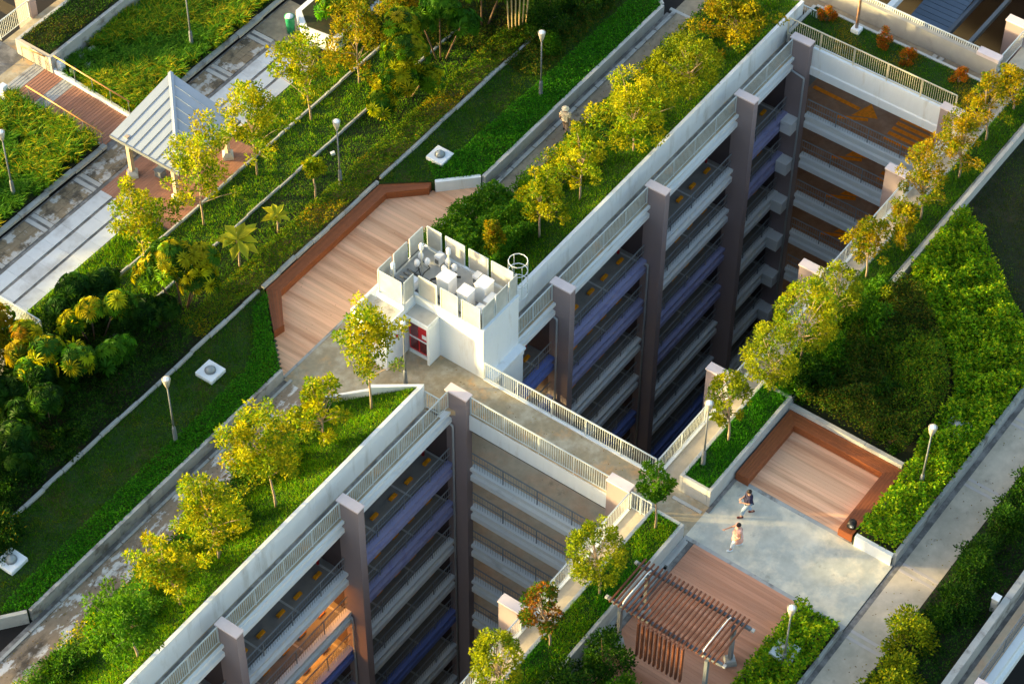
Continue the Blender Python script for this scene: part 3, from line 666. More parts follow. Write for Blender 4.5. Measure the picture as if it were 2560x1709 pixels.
cover('shrub_strip', [(-26, 2.8), (-3.1, 3.1), (-3.45, 4.34), (-26, 4.4)], zpl, 420, .11, 'g', 'leafy low shrubs between the lower garden path and the planter grass', 'shrub', hgt=.5, bumpy=.28, bs=1.9, patch=('y', .9, 3, .35), flat=.8)
cover('shrub_strip', [(9.5, 2.9), (29.4, 3.0), (29.4, 4.85), (9.5, 5.1)], zpl, 420, .11, 'g', 'leafy low shrubs between the upper garden path and the planter grass', 'shrub', hgt=.5, bumpy=.28, bs=1.9, patch=('y', .9, 6, .1), flat=.8)
cover('shrub_mass', [(4.7, 2.0), (9.6, 2.2), (11.2, 5.1), (9.5, 5.9), (4.7, 6.1)], zpl, 1100, .14, 'g', 'dense waist-high green shrubs behind the rooftop equipment of the stair hut', 'shrub', hgt=1.15, bumpy=.35, bs=1.5, flat=.8)

railing('balustrade', (-22.2, -.32, -.05), (-15.15, -.32, -.05), 1.1, 'pale steel balustrade at the far bottom left of the lower light well')
railing('balustrade', (-14.68, -.32, -.05), (-7.57, -.32, -.05), 1.1, 'pale steel balustrade between the two left pillars of the lower light well')
railing('balustrade', (-7.12, -.32, -.05), (-.26, -.32, -.05), 1.1, 'pale steel balustrade running up to the corner pillar at the bridge')
railing('balustrade', (4.5, -.32, -.05), (7.36, -.32, -.05), 1.1, 'short pale steel balustrade between the white hut and the next pillar')
railing('balustrade', (7.8, -.32, -.05), (14.83, -.32, -.05), 1.1, 'pale steel balustrade of the second bay of the upper light well')
railing('balustrade', (15.27, -.32, -.05), (22.33, -.32, -.05), 1.1, 'pale steel balustrade of the third bay of the upper light well')
railing('balustrade', (22.77, -.32, -.05), (27.33, -.32, -.05), 1.1, 'pale steel balustrade of the far bay beside the topmost corner pillar')
railing('balustrade', (.04, -1.3, -.08), (.04, -8.44, -.08), 1.15, 'pale balustrade on the near side of the bridge above the white beam')
railing('balustrade', (1.91, -.64, .06), (1.91, -9.5, .06), 1.06, 'white balustrade on the far side of the bridge over the deep upper well')
railing('balustrade', (27.8, .25, .68), (27.8, -9.0, .68), 1.1, 'long pale balustrade in front of the round red bushes at the top right', m=mat('brassy_rail', (.58, .55, .42), .4, .05, 2, metal=.2))
railing('balustrade', (-.85, .43, 0), (-.85, -.3, 0), 1.1, 'short balustrade closing the walkway beside the angled planter wall')
railing('balustrade', (29.7, .62, 0), (29.7, -.25, 0), 1.1, 'short balustrade closing the walkway at the top end of the white wall')
for a, b, l in [(-7.2, -.2, 'white balustrade of the right walkway between the two lower right pillars'), (-15.1, -7.7, 'white balustrade of the right walkway at the bottom edge of the picture'), (1.97, 7.24, 'white balustrade beside the small grass planter with the lamp post'), (7.7, 14.76, 'white balustrade of the right walkway behind the bright yellow tree'), (15.2, 22.26, 'white balustrade of the right walkway beside the pale paved corner'), (22.7, 27.33, 'white balustrade of the right walkway nearest the topmost corner')]:
    railing('balustrade', (a, -9.58, .05), (b, -9.58, .05), 1.06, l)
railing('small_gate_rail', (-.1, -9.62, 0), (-.1, -10.62, 0), 1.1, 'small grey rail between the pillar and the lower grass planter', posts=.5)

# ------------------------------------------------------------------ RIGHT SIDE
ob('right_walkway', MB().box(-30, -.02, -10.62, -9.66, -.3, 0).box(1.9, 31, -10.66, -9.66, -.3, 0), PATHR, kind='structure')
def planter(nm, x0, x1, y0, y1, h, label, th=.16, m=KERBW):
    t = empty(nm, (x0, y0, 0), label, 'planter')
    for nm2, bx in (('wall', (x0, x1, y0, y0+th, 0, h)), ('wall', (x0, x1, y1-th, y1, 0, h)), ('wall', (x0, x0+th, y0+th+.002, y1-th-.002, 0, h)), ('wall', (x1-th, x1, y0+th+.002, y1-th-.002, 0, h))):
        ob(nm2, B(*bx), m, t, bevel=.015)
    ob('soil', B(x0+th, x1-th, y0+th, y1-th, 0, h-.06), LAWNB, t)
planter('long_planter', 1.87, 8.2, -12.2, -10.68, 1.0, 'short pale concrete planter of grass and lamp post beside the upper right walkway')
planter('long_planter', 8.2, 31.5, -12.2, -10.68, .9, 'long concrete planter of grass and golden trees beside the upper right walkway', m=KERB)
cover('planter_shrubs', [(8.3, -12.5), (16.2, -12.4), (16.2, -11.6), (8.3, -11.4)], .9, 800, .13, 'g', 'green shrubs spilling over the planter edge towards the bronze hedge', 'shrub', hgt=.45, bumpy=.3, bs=1.7)
planter('long_planter', -24, -.06, -12.2, -10.64, .9, 'long concrete planter of grass and round trees beside the pergola deck', m=KERBW)
grass('planter_grass', [(2.02, -12.08), (12, -12.08), (12, -10.82), (2.02, -10.82)], .94, 1000, .17, .026, 'cover', 'bright thick grass in the planter around the lamp post and twin-stemmed tree')
grass('planter_grass', [(12, -12.05), (31, -12.05), (31, -10.82), (12, -10.82)], .94, 750, .15, .026, 'lawn', 'darker grass in the far part of the long planter')
grass('planter_grass', [(-24, -12.06), (-.2, -12.06), (-.2, -10.78), (-24, -10.78)], .84, 1000, .17, .026, 'lawny', 'bright thick grass in the planter beside the pergola', patch=('cover', .8, 2, .0))
ob('drain_channel', MB().box(-24, -.06, -12.70, -12.50, -.2, -.02).box(1.6, 3.8, -12.36, -12.22, -.01, .05), DRAIN, kind='structure')
k = MB()
for i in range(14): k.box(-24+i*1.72, -24+i*1.72+1.5, -12.49, -12.36, -.1, .05)
k.box(-24, -.06, -12.35, -12.2, -.2, .0); k.box(1.35, 1.5, -12.1, -10.7, -.1, .05)
ob('channel_kerb', k, KERBW, kind='structure')
ob('dark_floor_patch', B(-.02, .55, -10.6, -9.7, .001, .02), DRAIN, None, 'thin dark patch on the floor behind the small grey rail', 'hatch')  # flat dark plate laid on the walkway floor
# hedges on the right
ob('hedge_bed_soil', MB().prism([(8.18, -12.2), (32, -12.2), (32, -24), (20, -19.7), (3.75, -19.7), (3.75, -17.9), (8.18, -17.9)], -.2, .45), SOIL, kind='structure')
wall_thing('bed_kerb', [((16.3, -12.3), (30, -12.3))], -.1, 1.06, .18, KERBW, 'pale kerb dividing the long planter from the dark lawn on the right', seg=3)
cover('dark_hedge', [(8.25, -12.35), (17, -12.4), (16.6, -13.4), (15.2, -15.1), (13.2, -16.9), (12, -17.55), (8.3, -17.5)], .45, 900, .10, 'dark', 'broad dark bronze-green hedge behind the U-shaped bench', 'hedge', hgt=1.15, bumpy=.30, bs=.9, patch=('brown', .55, 7.2, .3))
cover('bright_hedge', [(3.9, -18.0), (8.2, -18.0), (9.4, -17.65), (12.2, -17.7), (13.6, -16.9), (15.5, -15.0), (17.0, -13.1), (17.6, -12.45), (22.3, -12.45), (21.6, -13.8), (19.5, -15.9), (17.7, -18.1), (15.5, -19.7), (3.9, -19.72)], .45, 620, .15, 'bright', 'bright yellow-green hedge running from the U-shaped bench to the upper right', 'hedge', hgt=.85, bumpy=.25, bs=1.9, flat=.9)
cover('bright_hedge', [(-14, -17.85), (-.4, -17.8), (-.35, -19.7), (-14, -19.75)], .15, 620, .14, 'bright', 'bright green hedge bed between the pergola deck and the beige path', 'hedge', hgt=.72, bumpy=.25, bs=2.2, flat=.9, seed=4)
ob('hedge_bed_soil', B(-14, -.3, -19.8, -17.8, -.2, .15), SOIL, kind='structure')
grass('dark_lawn', [(22.5, -12.5), (32, -12.5), (32, -24), (16, -19.8), (17.9, -18.1), (19.7, -15.9), (21.8, -13.8)], .46, 350, .10, .022, 'dark', 'dark lawn at the right edge above the bright hedge', patch=('brown', .7, 2, .4))  # dark green blades with lighter patches
wall_thing('hedge_kerb', [((3.85, -19.76), (18, -19.76))], -.1, .66, .16, KERB, 'grey kerb wall between the bright hedge and the beige path', seg=2.4)
wall_thing('hedge_end_wall', [((3.8, -17.98), (3.8, -19.7))], -.1, .66, .18, WHITE, 'short white wall at the end of the bright hedge facing the plaza', seg=5)
wall_thing('hedge_kerb', [((-14, -19.8), (-.25, -19.8))], -.1, .35, .12, KERB, 'low grey kerb below the hedge bed by the pergola', seg=2.4)
ob('beige_path', B(-14, 32, -21.8, -20.08, -.3, .0), PATHR, kind='structure')
ob('path_gutter', B(-14, 32, -20.08, -19.84, -.3, -.02), DRAIN, kind='structure')
bb = MB()
for x in (-4.1, -.1, 3.95, 9.35, 13.4, 17.5): bb.box(x-.24, x-.10, -21.8, -20.08, -.01, .006).box(x+.10, x+.24, -21.8, -20.08, -.01, .006)
ob('path_bands', bb, mat('pinkish_band', (.50, .45, .42), .85, .08, 3), kind='structure')
ob('hedge_soil', B(-14, 32, -24.3, -21.8, -.2, .35), SOIL, kind='structure')
cover('dark_hedge', [(-8, -24.2), (20, -24.2), (20, -21.95), (-8, -21.95)], .35, 330, .10, 'd', 'dark green undergrowth along the right edge below the path', 'hedge', hgt=.35, bumpy=.2, bs=1.4)
wall_thing('garden_wall', [((-8, -24.52), (20, -24.52))], -.3, 1.0, .28, KERB, 'grey concrete wall at the bottom right corner', seg=3)
ob('service_walkway', B(-8, 20, -25.45, -24.86, -.3, -.02), FLOORB, kind='structure')
ob('service_drain', B(-8, 20, -24.86, -24.66, -.3, -.1), DRAIN, kind='structure')
railing('balustrade', (-8, -25.4, 0), (20, -25.4, 0), 1.05, 'grey balustrade at the bottom right corner above a dark drop', m=GREYP, posts=2.2)
t = empty('corner_pillar', (.15, -25.6, -10), 'pale pink capped pillar at the very bottom right', 'pillar'); ob('shaft', B(-.05, .35, -26.3, -25.46, -26, 1.02), MAUVE, t); ob('cap', B(-.09, .39, -26.34, -25.42, 1.02, 1.12), CAPM, t)
t = empty('edge_ledge', (0, -25.6, -.5), 'pale outer ledge below the bottom right balustrade', 'ledge'); ob('ledge', B(-8, 20, -25.75, -25.46, -.5, 0.02), LEDGE, t); ob('lower_ledge', B(-8, 20, -25.9, -25.62, -1.0, -.502), LEDGE, t)
t = empty('junction_box', (4.04, -24.2, .35), 'small cream box standing at the foot of the corner garden wall', 'box'); ob('body', B(3.92, 4.2, -24.33, -24.05, .3, 1.18), KERBW, t, bevel=.02); ob('lid', B(3.9, 4.22, -24.35, -24.03, 1.18, 1.22), WHITE, t)

# ------------------------------------------------------------------ TOP RIGHT
ob('planter_strip_soil', B(28.03, 30.4, -9.2, .2, -.1, .68), LAWNB, kind='structure')
grass('planter_grass', [(28.05, -9.2), (30.38, -9.2), (30.38, .1), (28.05, .1)], .68, 700, .12, .024, 'lawn', 'short green grass around the round red bushes at the top right', patch=('o', .9, 5, .45))
ob('service_path', MB().box(30.55, 31.6, -9.4, 6, -.3, .0), PATHC, kind='structure')
k = MB()
for y_ in (.1, -3.0, -6.0, -6.35, -9.0): k.box(30.55, 31.5, y_-.12, y_+.1, -.01, .06)
ob('step_slabs', k, KERBW, kind='structure')
ob('strip_kerb', MB().box(30.4, 30.55, -9.3, .2, -.1, .74).box(28.0, 30.4, .2, .36, -.1, .74), KERBW, kind='structure')
t = empty('parapet_wall', (31.7, -4, 0), 'long grey parapet wall with a pale rail at the top right', 'wall')
for i in range(6): ob('wall_panel', B(31.62, 31.85, -9.15+i*2.5, -9.15+i*2.5+2.49, -.1, 1.1), mat('parapet_grey', (.36, .36, .34), .85, .08, 2, (.27, .27, .26), (.5, .7), .6) if i == 0 else MATS['parapet_grey'], t)
mb = MB()
for i in range(120): mb.box(31.83, 31.87, -8.0+i*.115, -8.0+i*.115+.05, 1.1, 1.32)
ob('balusters', mb, STEEL, t, kind='stuff'); ob('top_rail', B(31.82, 31.88, -8, 6, 1.32, 1.36), STEEL, t)
ob('parapet_cap', B(31.58, 32.05, -9.2, -8.0, 1.1, 1.3), CAPM, t)
t = empty('far_pillar', (34.5, -8.5, -10), 'mauve capped pillar at the top right corner edge', 'pillar'); ob('shaft', B(34.5, 34.9, -9.1, -8.05, -26, 1.2), MAUVE, t); ob('cap', B(34.46, 34.94, -9.14, -8.01, 1.2, 1.3), CAPM, t)
railing('balustrade', (32.1, -9.05, .05), (34.5, -9.05, .05), 1.05, 'pale rail between the parapet cap and the far mauve pillar')
ob('far_walkway', B(31.9, 45, -11, -9.1, -.3, .0), PATHR, kind='structure')
t = empty('sunken_roof', (38, -3, -3), 'dark slate-blue sheet roof down inside the top right well', 'roof')
for i in range(14): ob('roof_sheet', MB().obox((35.9+i*.36, -3.2, -3.0+i*.03), .33, 2.1, .06, (1, 0, .08)), SLATE, t)
ob('gutter', B(35.6, 41, -4.45, -4.25, -3.2, -2.85), SEAM, t)
t = empty('cross_beam', (34.3, -1.8, -1), 'pale concrete beam crossing the dark top right well', 'beam'); ob('beam', B(32.2, 41, -2.0, -1.7, -1.4, -1.0), LEDGE, t)
t = empty('cross_beam', (36, -6, -3), 'thin grey beam deep in the dark top right well', 'beam'); ob('beam', B(32.2, 41, -5.6, -5.4, -3.4, -3.1), GREYP, t)
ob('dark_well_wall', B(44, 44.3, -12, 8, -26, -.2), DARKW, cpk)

# ------------------------------------------------------------------ TOP LEFT
ob('upper_terrace', MB().box(-2, 4.8, 28.42, 30.8, -.3, .36).box(4.8, 20, 29.62, 30.8, -.3, .36), TAN, kind='structure')
t = empty('hedge_planter', (4.85, 27.7, 0), 'raised grey planter with a dark clipped hedge at the top left', 'planter')
ob('wall', B(4.85, 16, 27.32, 27.5, 0, 1.3), KERB, t); ob('wall', B(4.85, 16, 29.45, 29.62, 0, 1.3), KERBW, t); ob('wall', B(4.85, 5.03, 27.502, 29.448, 0, 1.3), mat('cream_wall', (.52, .46, .36), .8, .1, 2), t); ob('soil', B(5.03, 16, 27.5, 29.45, .1, 1.2), SOIL, t)
cover('clipped_hedge', [(5.05, 27.55), (16, 27.55), (16, 29.42), (5.05, 29.42)], 1.2, 560, .09, 'dark', 'dark clipped hedge filling the raised planter at the top left', 'hedge', hgt=.22, bumpy=.05, patch=('d', .8, 1, 0))
railing('balustrade', (-1, 30.95, .36), (7.1, 30.95, .36), 1.1, 'pale balustrade over a dark drop at the top left corner')
t = empty('corner_pillar', (7.3, 31.2, -5), 'brown-pink pillar at the end of the top left balustrade', 'pillar'); ob('shaft', B(7.12, 7.55, 30.85, 31.9, -20, 1.5), MAUVE, t); ob('cap', B(7.08, 7.59, 30.81, 31.94, 1.5, 1.6), CAPM, t)
for (x, y_, l) in ((5.25, 27.1, 'white bollard block at the corner of the top left hedge planter'), (2.4, 28.15, 'white bollard block at the left edge beside the ramp')):
    t = empty('bollard', (x, y_, .3), l, 'bollard'); ob('body', B(x-.16, x+.16, y_-.16, y_+.16, .2, .95), WHITE, t, bevel=.02); ob('base', B(x-.22, x+.22, y_-.22, y_+.22, .2, .32), KERBW, t)
GB_l = [(-12, 22.25), (2.6, 22.25), (2.6, 27.8), (-12, 27.8)]; GB_r = [(5.1, 22.25), (18, 22.25), (18, 27.2), (5.1, 27.2)]
ob('grass_bed_soil', MB().prism(GB_l, -.3, .3).prism(GB_r, -.3, .3), SOIL, kind='structure')
def longgrass(nm, poly, n, label, ys):
    X, Y = sample(poly, n); P = []; D = []; L = []; C_ = []
    for i in range(n):
        m_ = 34; yel = vnoise(X[i:i+1], Y[i:i+1], .6, ys)[0]; t = rng.uniform(0, 2*pi, m_); s = rng.uniform(.2, .75, m_)
        P.append(np.c_[X[i]+rng.normal(0, .06, m_), Y[i]+rng.normal(0, .06, m_), np.full(m_, .3)]); D.append(np.c_[np.cos(t)*s, np.sin(t)*s, np.full(m_, 1.)]); L.append(rng.uniform(.5, 1.0, m_)*(1+.2*yel))
        C_.append(palcol('tall' if yel > -.2 else 'g', m_))
    P = np.concatenate(P); D = nrm(np.concatenate(D)); L = np.concatenate(L); C_ = np.concatenate(C_); n = len(P)
    # arching blade: three points, two quads tapering
    side = nrm(np.cross(D, [0, 0, 1.]))*.014; hz = D*[1, 1, 0]; hz = nrm(hz)
    p1 = P+D*(L*.5)[:, None]; p2 = p1+(D*.45+hz*.45-np.array([0, 0, .18]))*(L*.55)[:, None]
    V = np.stack([P-side, P+side, p1+side*1.2, p1-side*1.2, p2], 1).reshape(-1, 3)
    k = np.arange(n)[:, None]*5; F = np.concatenate([k+np.array([0, 1, 2]), k+np.array([0, 2, 3]), k+np.array([3, 2, 4])])
    ob(nm, np_mesh(nm, V, F, np.repeat(C_, 5, 0), GRASSM), None, None, label, 'grass', kind='stuff')
longgrass('long_grass', GB_l, 900, 'long arching yellow-green grass in the left bed below the ramp', 1)
longgrass('long_grass', GB_r, 950, 'long arching green grass in the bed behind the pavilion', 2.3)
cover('bed_undergrowth', GB_l, .3, 160, .12, 'd', 'dark leaves under the left long grass', hgt=.15, bumpy=.05); cover('bed_undergrowth', GB_r, .3, 160, .12, 'd', 'dark leaves under the upper long grass', hgt=.15, bumpy=.05)
BL = ['lowest boulder, next to the white bollard', 'second boulder from the white bollard', 'third boulder from the white bollard', 'fourth boulder from the white bollard', 'fifth boulder, halfway along the hedge planter', 'sixth boulder from the white bollard', 'boulder second from the top edge', 'boulder nearest the top edge', 'small boulder set forward beside the ramp handrail']
for i, (x, y_) in enumerate(((5.5, 26.6), (6.54, 27.0), (7.2, 26.9), (8.1, 26.95), (8.75, 27.0), (9.5, 26.8), (10.4, 26.95), (11.1, 26.7), (6.2, 26.3))):
    mb = MB(); q = [(x+.26*cos(a)*random.uniform(.7, 1.2), y_+.2*sin(a)*random.uniform(.7, 1.2)) for a in [j*pi/3 for j in range(6)]]; mb.prism(q, .28, .5+random.uniform(0, .1))
    ob('stepping_stone', mb, KERBW, None, BL[i]+' in the long grass', 'boulder', 'pale boulders in a row below the hedge planter', bevel=.03)
def handrail(pts, zs, label, m=RAIL_GLOW):
    t = empty('handrail', (*pts[0], zs[0]), label, 'handrail'); P = [Vector((*p, z)) for p, z in zip(pts, zs)]
    ob('rail', MB().tube(P, .035, 7), m, t, smooth=True)
    a, b = P[0], P[-1]; n = max(2, round((b-a).length/1.15))
    for i in range(n+1):
        p = a.lerp(b, .02+.96*i/n); ob('post', MB().tube([p-Vector((0, 0, .02)), p-Vector((0, 0, .9))], .018, 6), GREYP, t); ob('brace', MB().tube([p+Vector((.03, .05, -.02)), p+Vector((.03, .05, -.9))], .012, 5), GREYP, t)
handrail([(4.98, 27.2), (4.98, 22.4)], [1.42, 1.12], 'handrail painted in orange sun glow on the right side of the timber ramp')
handrail([(2.75, 26.9), (2.75, 22.1)], [1.32, 1.0], 'handrail painted in orange sun glow on the left side of the timber ramp')
handrail([(4.6, 29.0), (4.78, 27.6)], [1.35, 1.3], 'short handrail painted in orange sun glow in front of the cream planter wall')

# ------------------------------------------------------------------ pavilion
t = empty('pavilion', (4, 18.5, 0), 'open garden pavilion with a folded grey-blue metal roof on four posts', 'pavilion')
XA, XB, YA, YB, ze, zt = 1.88, 6.14, 16.45, 20.6, 2.4, 3.12
zr1 = lambda x: ze+(x-XA)/(XB-XA)*(zt-ze); zr2 = lambda y: ze+(y-YA)/(YB-YA)*(zt-ze)
def sheet(q, zf, nm, m, th=.04):
    vs = [(x, y, zf(x, y)) for x, y in q]; k = len(vs)
    ob(nm, MB().add(vs+[(x, y, z-th) for x, y, z in vs], [tuple(range(k)), tuple(range(k, 2*k))[::-1]]+[(a, k+a, k+(a+1) % k, (a+1) % k) for a in range(k)]), m, t)
for j in range(9):
    y0, y1 = YA+(YB-YA)*j/9, YA+(YB-YA)*(j+1)/9; xd = lambda y: XA+(y-YA)/(YB-YA)*(XB-XA)
    sheet([(XA, y0), (xd(y0), y0), (xd(y1), y1), (XA, y1)] if j else [(XA, y0), (xd(y1), y1), (XA, y1)], lambda x, y: zr1(x), 'roof_sheet', ROOFM)
    if j: sheet([(XA, y0-.015), (xd(y0), y0-.015), (xd(y0), y0+.003), (XA, y0+.003)], lambda x, y: zr1(x)+.028, 'seam', SEAM, .022)
    x0, x1 = XA+(XB-XA)*j/9, XA+(XB-XA)*(j+1)/9; yd = lambda x: YA+(x-XA)/(XB-XA)*(YB-YA)
    sheet([(x0, YA), (x1, YA), (x1, yd(x1)), (x0, yd(x0))] if j else [(x0, YA), (x1, YA), (x1, yd(x1))], lambda x, y: zr2(y), 'roof_sheet', ROOFM)
    if j: sheet([(x0-.012, YA), (x0+.012, YA), (x0+.012, yd(x0)), (x0-.012, yd(x0))], lambda x, y: zr2(y)+.025, 'seam', ROOFM, .02)
ob('hip_cap', MB().add([(XA-.02, YA+.16, ze+.05), (XA+.16, YA-.02, ze+.05), (XB+.02, YB-.16, zt+.05), (XB-.16, YB+.02, zt+.05), (XA+.02, YA+.02, ze+.09), (XB, YB, zt+.09)], [(0, 4, 5, 3), (4, 1, 2, 5)]), ROOFM, t)
ob('fascia', MB().box(XA-.04, XA-.003, YA-.04, YB, ze-.14, ze+.02).box(XA, XB, YA-.04, YA-.003, ze-.14, ze+.02), GREYP, t)
for (x, y_) in ((2.2, 19.85), (2.2, 17.1), (5.75, 17.1), (5.75, 19.85)):
    p_ = ob('post', MB().box(x-.1, x+.1, y_-.1, y_+.1, .34, 2.5), mat('beige_post', (.42, .34, .26), .6, .05, 2) if 'beige_post' not in MATS else MATS['beige_post'], t)
    q_ = MB(); q_.lathe((x, y_, 0), [(.36, 0), (.36, .18), (.2, .34)], 4); ob('plinth', q_, KERBW, t)
t = empty('stone_seat', (2.95, 18.78, 0), 'small dark grey cube seat under the pavilion', 'stool'); ob('block', B(2.75, 3.15, 18.6, 19.0, .0, .38), GREYP, t, bevel=.02); ob('seat_top', B(2.73, 3.17, 18.58, 19.02, .38, .42), GREYP, t)

# ------------------------------------------------------------------ pergola
t = empty('pergola', (-4.8, -15, 0), 'timber slat pergola on grey posts with a row of vertical fins', 'pergola')
for x in (-3.78, -5.8): ob('beam', B(x-.06, x+.06, -17.6, -12.4, 2.4, 2.56), GREYP, t)
for i in range(25):
    y_ = -12.55-i*.2; ob('roof_slat', B(-6.0+.0, -3.5, y_-.03, y_+.03, 2.565, 2.66), PERG, t)
for i in range(11):
    y_ = -14.04-i*.202; ob('vertical_fin', B(-6.24, -6.1, y_-.035, y_+.035, .45, 2.66), PERG, t); ob('fin_arm', B(-6.1, -5.7, y_+.05, y_+.1, 2.58, 2.66), PERG, t)
for x in (-4.02, -5.9):
    for y_ in (-13.0, -17.0):
        ob('post', B(x-.09, x+.09, y_-.07, y_+.07, .25, 2.4), GREYP, t); ob('plinth', MB().lathe((x, y_, 0), [(.33, 0), (.33, .12), (.26, .27)], 4), KERB, t)
for y_ in (-13.05, -16.75): ob('drain_tube', MB().tube([(-5.85, y_, 2.35), (-5.8, y_, 2.72), (-5.55, y_, 2.78), (-4.1, y_, 2.78), (-3.9, y_, 2.7), (-3.85, y_, 2.4)], .025, 7), WHITE, t, smooth=True)
for y_ in (-12.3, -17.7):
    for x in (-3.78, -5.8): ob('beam_end', B(x-.07, x+.07, y_-.06, y_+.06, 2.44, 2.54), KERBW, t)

# ------------------------------------------------------------------ stair hut
t = hut = empty('stair_hut', (3, 2, 0), 'white rooftop stair hut with a recessed red door', 'building')
ob('wall', B(1.9, 4.45, -.6, 4.5, -2.4, 2.95), WHITE, t)
ob('roof_slab', B(1.95, 4.4, -.55, 4.45, 2.951, 2.98), KERBW, t)
rr = MB().box(1.88, 4.47, -.62, -.5, 2.95, 3.1).box(1.88, 4.47, 4.4, 4.52, 2.95, 3.1).box(1.88, 2.0, -.499, 4.399, 2.95, 3.1).box(4.35, 4.47, -.499, 4.399, 2.95, 3.1)
ob('parapet', rr, WHITE, t)
ob('side_block', B(-.17, 1.899, 3.03, 4.9, 0, 2.6), WHITE, t); ob('side_roof', B(-.1, 1.1, 3.1, 4.83, 2.6, 2.62), KERB, t)
ob('side_parapet', MB().box(-.17, -.09, 3.03, 4.9, 2.6, 2.75).box(-.09, 1.9, 4.8, 4.9, 2.6, 2.75).box(-.09, 1.2, 3.03, 3.1, 2.6, 2.75), WHITE, t)
ob('raised_block', B(1.12, 1.899, 3.05, 4.5, 2.601, 2.97), WHITE, t)
ob('canopy', B(1.10, 1.899, 1.74, 3.028, 2.25, 2.5), WHITE, t)
ob('canopy_top', B(1.16, 1.9, 1.80, 2.97, 2.5, 2.515), KERBW, t)
ob('porch_wall', B(1.12, 1.899, 1.72, 1.84, 0, 2.249), WHITE, t)
dr = ob('door', B(1.34, 1.40, 1.86, 2.95, .22, 2.15), REDP, t)
ob('door_glass', MB().box(1.33, 1.338, 1.95, 2.38, .32, .98).box(1.33, 1.338, 2.46, 2.88, .32, .98).box(1.33, 1.338, 2.46, 2.88, 1.15, 2.05), mat('dark_red_glass', (.10, .01, .015), .15, .05, 2, spec=.6), dr)
ob('door_rail', B(1.30, 1.328, 1.88, 2.93, 1.04, 1.11), WHITE, dr); ob('door_label', B(1.322, 1.332, 2.02, 2.25, 1.25, 1.5), WHITE, dr); ob('sill', B(1.30, 1.6, 1.86, 2.95, .0, .2), WHITE, t)
ob('side_ledge', B(2.1, 4.46, -1.0, -.602, -.12, .0), WHITE, t); ob('lower_ledge', B(2.1, 4.46, -.9, -.602, -.5, -.122), WHITE, t)
ob('stub_wall', B(2.9, 4.46, -.85, -.602, -2.4, -.502), WHITE, t)
ob('wall_bell', MB().obox((.55, 3.0, 1.6), .1, .06, .14, (1, 0, 0)), REDP, t)
# screens round the roof
t = empty('roof_screen', (3, 2, 3), 'fence of translucent perforated panels around the equipment on the hut roof', 'screen fence')
def panel(a, b, z0=3.12, z1=4.35):
    a = Vector((*a, 0)); b = Vector((*b, 0)); u = (b-a).normalized(); a2 = a+u*.03; b2 = b-u*.03; c = (a2+b2)/2; L = (b2-a2).length
    pn = ob('panel', MB().obox((c.x, c.y, (z0+z1)/2), L-.06, .02, z1-z0-.06, u), SCREEN, t)
    fr = MB()
    for z in (z0, z1): fr.obox((c.x, c.y, z), L, .03, .03, u)
    for p in (a2, b2): fr.box(p.x-.025, p.x+.025, p.y-.025, p.y+.025, z0, z1)
    ob('panel_frame', fr, STEEL, pn)
    for p in (a2, b2): ob('leg', B(p.x-.025, p.x+.025, p.y-.025, p.y+.025, 2.9, z0-.023), STEEL, t)
for a, b in (((1.16, 4.42), (1.16, 3.12)), ((1.2, 3.05), (1.88, 3.05)), ((1.92, 2.82), (1.92, 1.82)), ((1.92, 1.66), (1.92, .72)), ((1.92, .55), (1.92, -.45)), ((1.98, -.5), (2.85, -.5)), ((2.9, -.5), (3.75, -.5)), ((3.85, -.5), (4.45, -.5)), ((4.44, -.3), (4.44, .85)), ((4.44, 1.0), (4.44, 2.05)), ((4.44, 2.25), (4.44, 3.3)), ((4.44, 3.5), (4.44, 4.3)), ((4.3, 4.42), (3.35, 4.42)), ((3.2, 4.42), (2.25, 4.42)), ((2.1, 4.42), (1.2, 4.42))): panel(a, b)
ob('rail_frame', MB().box(1.2, 4.4, 4.37, 4.40, 3.2, 3.25).box(1.9, 1.93, -.45, 3, 3.0, 3.05), GREYP, t)
def cab(x, y_, z, sx, sy, sz, label):
    t = empty('equipment_cabinet', (x, y_, z), label, 'cabinet', 'white equipment cabinets on the hut roof')
    ob('body', B(x-sx/2, x+sx/2, y_-sy/2, y_+sy/2, z+.1, z+sz), BOXW, t, bevel=.015); ob('top_cover', B(x-sx/2-.02, x+sx/2+.02, y_-sy/2-.02, y_+sy/2+.02, z+sz, z+sz+.04), BOXW, t); ob('feet', B(x-sx/2+.05, x+sx/2-.05, y_-sy/2+.05, y_+sy/2-.05, z, z+.1), DSTEEL, t); ob('door_panel', B(x-sx/2-.012, x-sx/2-.002, y_-sy/2+.05, y_+sy/2-.05, z+.18, z+sz-.08), WHITE, t)
cab(2.75, 1.95, 3.0, .62, .62, 1.15, 'large white equipment cabinet nearest the middle of the hut roof')
cab(2.5, .75, 3.0, .55, .55, 1.25, 'tall white equipment cabinet behind the front screens on the hut roof')
cab(3.4, .45, 3.0, .65, .55, 1.15, 'white equipment cabinet at the back right of the hut roof')
cab(3.05, -.2, 3.35, .6, .42, .5, 'low flat white cabinet beside the right-hand screen on the hut roof')
cab(2.25, -.15, 3.35, .6, .42, .5, 'low flat white cabinet in the front right corner of the hut roof')
for i_, (x_, y__) in enumerate(((4.0, 3.3), (4.05, 1.3), (2.2, 3.3))):
    t = empty('junction_unit', (x_, y__, 3.0), ['small grey unit in the far left corner of the hut roof', 'small grey unit along the back screen of the hut roof', 'small grey unit beside the short mast on the hut roof'][i_], 'electrical box')
    ob('body', B(x_-.2, x_+.2, y__-.15, y__+.15, 3.05, 3.55), BOXW, t, bevel=.012); ob('vent_grille', MB().box(x_-.212, x_-.202, y__-.1, y__+.1, 3.15, 3.4), GREYP, t); ob('feet', B(x_-.15, x_+.15, y__-.1, y__+.1, 2.98, 3.05), DSTEEL, t)
